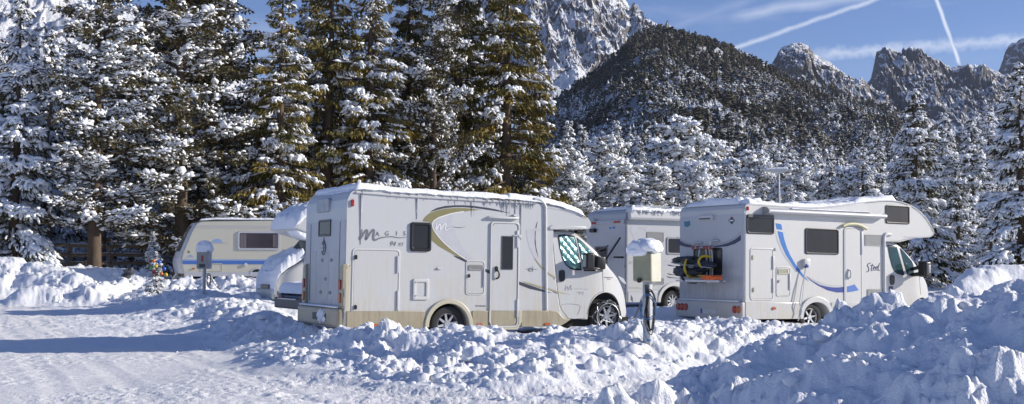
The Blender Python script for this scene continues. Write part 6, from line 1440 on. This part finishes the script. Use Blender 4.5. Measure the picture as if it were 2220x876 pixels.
tag(tube('cable', smoothpath([tuple(P0), tuple(pm), tuple(P1)]), .014, 'cable_black'), 'single black cable running from the post to the motorhome nose', 'cable')
# second post
Y2 = 34.5; b2_ = at(442, 626, Y2)
o, bx = post(444, 626, Y2, b2_.z - .05, (.34, .28, .62, 1.11), 'weathered metal power post with round snow cap, in front of the cream caravan', None, .05, 1, 2, dict(rz=-8, pole='galv', side='galv', front='galv', cover='grille_grey'))
box('label_plate', (-.03, -.165, .82), (.03, -.152, 1.0), 'red_paint', bx); box('lock_box', (-.09, -.17, .66), (.08, -.152, .76), 'dark_grey', bx)
heap('snow_cap', (0, 0, 1.16), (.24, .2, .26), 9, o)
bm = bmesh.new(); rg = random.Random(5)
for k in range(3): add_tube(bm, [(.16 + .06 * math.cos(t), -.05, .35 - .06 * k + .14 * math.sin(t)) for t in np.linspace(0, 5.8, 16)], .011, 5, False)
add_tube(bm, smoothpath([(.05, -.05, .5), (.2, -.06, .42), (.32, -.05, .2), (.5, -.03, .02)]), .01, 5)
c3 = finish('cable_coil', bm, 'cable_black', None); c3.matrix_world = o.matrix_basis.copy(); tag(c3, 'dark cable looped on the post in front of the caravan', 'cable')
# ================================================================ street lamp
Y3 = 62.0; base = float(base_h(14, Y3)); pl_ = at(1689, 437, Y3); pt_ = at(1687, 372, Y3)
o = empty('street_lamp', (pl_.x, Y3, base)); tag(o, 'thin grey street lamp with flat snow covered head rising beyond the camper roof', 'street lamp')
tube('pole', [(0, 0, -.2), (0, 0, pt_.z - base)], [.09, .05], 'galv', o, 10)
zh = pt_.z - base; sp_ = abs(at(1707, 370, Y3).x - at(1655, 370, Y3).x)
hx0 = at(1656, 370, Y3).x - pl_.x; hx1 = at(1708, 370, Y3).x - pl_.x
hd_ = prism('lamp_head', [(hx0, zh + .02), (hx0 + .1, zh + .12), (-.2, zh + .10), (hx1 - .1, zh + .16), (hx1, zh + .05), (hx1 - .35, zh - .08), (hx0 + .4, zh - .04)], -.25, .25, 'moulding', o, bevel=.03)
snowcap('snow_cap', [(hx0 + .02, zh + .09), (-.2, zh + .11), (hx1 - .02, zh + .13)], .12, 41, o, y0=-.25, y1=.25, n=24, ny=8, lump=.7)
# ================================================================ wooden fence on the left
def fence(name, p0, p1, rails, posts, label, ph=1.05):
    A_, B_ = Vector(p0), Vector(p1); L = (B_ - A_).length; o = empty(name, p0, math.atan2(B_.y - A_.y, B_.x - A_.x)); tag(o, label, 'fence')
    rg = random.Random(1)
    for z in rails:
        n = 3
        for k in range(n):
            a, b = L * k / n + .03, L * (k + 1) / n - .03; j = rg.uniform(-.03, .03); bm = bmesh.new()
            add_tube(bm, smoothpath([(a, -.06 + j, z + j), ((a + b) / 2, -.07, z + rg.uniform(-.04, .02)), (b, -.06, z - j)]), .085, 8); r_ = finish('rail', bm, 'wood_fence', o, 50)
            snowcap('rail_snow', [(a, z + .06 + j), ((a + b) / 2, z + .055), (b, z + .05 - j)], .06, k + 3, r_, y0=-.11, y1=-.01, n=30, ny=5, lump=1.2, over=.01)
    for x in posts: box('post', (x * L - .10, 0.03, -.3), (x * L + .10, .20, ph), 'wood_fence', o, .02)
    return o
fa, fb_ = at(50, 535, 52), at(322, 531, 57); zf = fa.z - 1.02
fence('wooden_fence', (fa.x, 52, fa.z - .98), (fb_.x, 57, fb_.z - 1.02), (1.06, .66, .26), (.06, .36, .69, .99), 'dark weathered wooden rail fence at the edge of the wood on the left')
# far fence and hedge strip behind the right camper
ff = at(1900, 580, 85); gg = at(2330, 580, 85); zf = float(base_h(0, 85))
fence('wooden_fence', (ff.x, 60, float(base_h(0, 60))), (gg.x * .78, 62, float(base_h(0, 62))), (.75, .4), (.02, .2, .4, .6, .8, .98), 'low dark rail fence beyond the nose of the blue striped camper', .85)
# ================================================================ small decorated fir beside the caravan
put_tree('s1', 342, 37.0, 1.75, 'little snowy fir hung with coloured baubles beside the caravan front', None, name='fir_tree', wide=1.15, cat='fir tree')
YT = 36.4; G7 = 'baubles on the little fir'
for px, py, c in ((328, 551, 'orange'), (340, 552, 'blue'), (336, 562, 'yellow'), (326, 566, 'green'), (360, 571, 'blue'), (333.5, 582, 'red'), (351, 586, 'orange'), (362.5, 587, 'yellow'), (374, 594, 'green'), (348, 574, 'yellow')):
    pass
BB = [(333, 566, 'orange', 'topmost orange bauble'), (345, 568, 'blue', 'upper blue bauble'), (338, 577, 'yellow', 'yellow bauble in the upper half'), (329, 580, 'green', 'green bauble at the left'), (356, 583, 'blue', 'lower blue bauble'), (333.5, 590, 'red', 'only red bauble'), (350, 594, 'orange', 'lower orange bauble'), (360, 596, 'yellow', 'yellow bauble low on the right')]
for px, py, c, lb in BB:
    p = at(px, py, YT); bm = bmesh.new(); bmesh.ops.create_uvsphere(bm, u_segments=14, v_segments=9, radius=.055)
    add_tube(bm, [(0, 0, .05), (0, 0, .075)], .012, 6); b_ = finish('bauble', bm, 'orn_' + c, None, 60); b_.location = p; tag(b_, lb + ' hanging on the little fir', 'bauble', G7)
# dark stone or bag lying on the snow on the left
p = at(278, 592, 41); bm = bmesh.new(); bmesh.ops.create_icosphere(bm, subdivisions=3, radius=1)
for v in bm.verts: v.co = Vector((v.co.x * .20, v.co.y * .16, v.co.z * .17 + v.co.x * .05)) * (1 + .25 * math.sin(v.co.x * 4 + v.co.z * 6))
rk_ = finish('rock', bm, 'dark_grey', None, 50); rk_.location = p; tag(rk_, 'dark lump sticking out of the snow heap left of the caravan', 'rock')
# red cord on the snow
pts_ = []
for px, py in ((1556, 781), (1566, 790), (1573, 798), (1583, 803), (1600, 804), (1615, 806), (1632, 812)):
    Y = CAMZ / ((py - HOR) / FPX); 
    for _ in range(6):
        X_ = (px - CX) / FPX * Y; z = gz(X_, Y); Y = (CAMZ - z - .01) / ((py - HOR) / FPX)
    pts_.append((X_, Y, z + .02))
tag(tube('cord', smoothpath(pts_), .006, 'cord_red'), 'thin red cord lying on the trodden snow at the foot of the near bank', 'cord')
# ================================================================ air
def haze():
    bm = bmesh.new(); add_box(bm, (-8800, -8800, -1.3), (8800, 8800, 1150)); o = finish('haze', bm, 'orn_blue', None, 0)
    m = bpy.data.materials.new('haze'); m.use_nodes = True; t = m.node_tree; t.nodes.clear(); o_ = t.nodes.new('ShaderNodeOutputMaterial'); v = t.nodes.new('ShaderNodeVolumePrincipled')
    v.inputs['Color'].default_value = (.62, .74, 1, 1); v.inputs['Density'].default_value = 2.6e-5; v.inputs['Anisotropy'].default_value = 0
    t.links.new(v.outputs[0], o_.inputs['Volume']); o.data.materials.clear(); o.data.materials.append(m); tag(o, kind='stuff')
haze()
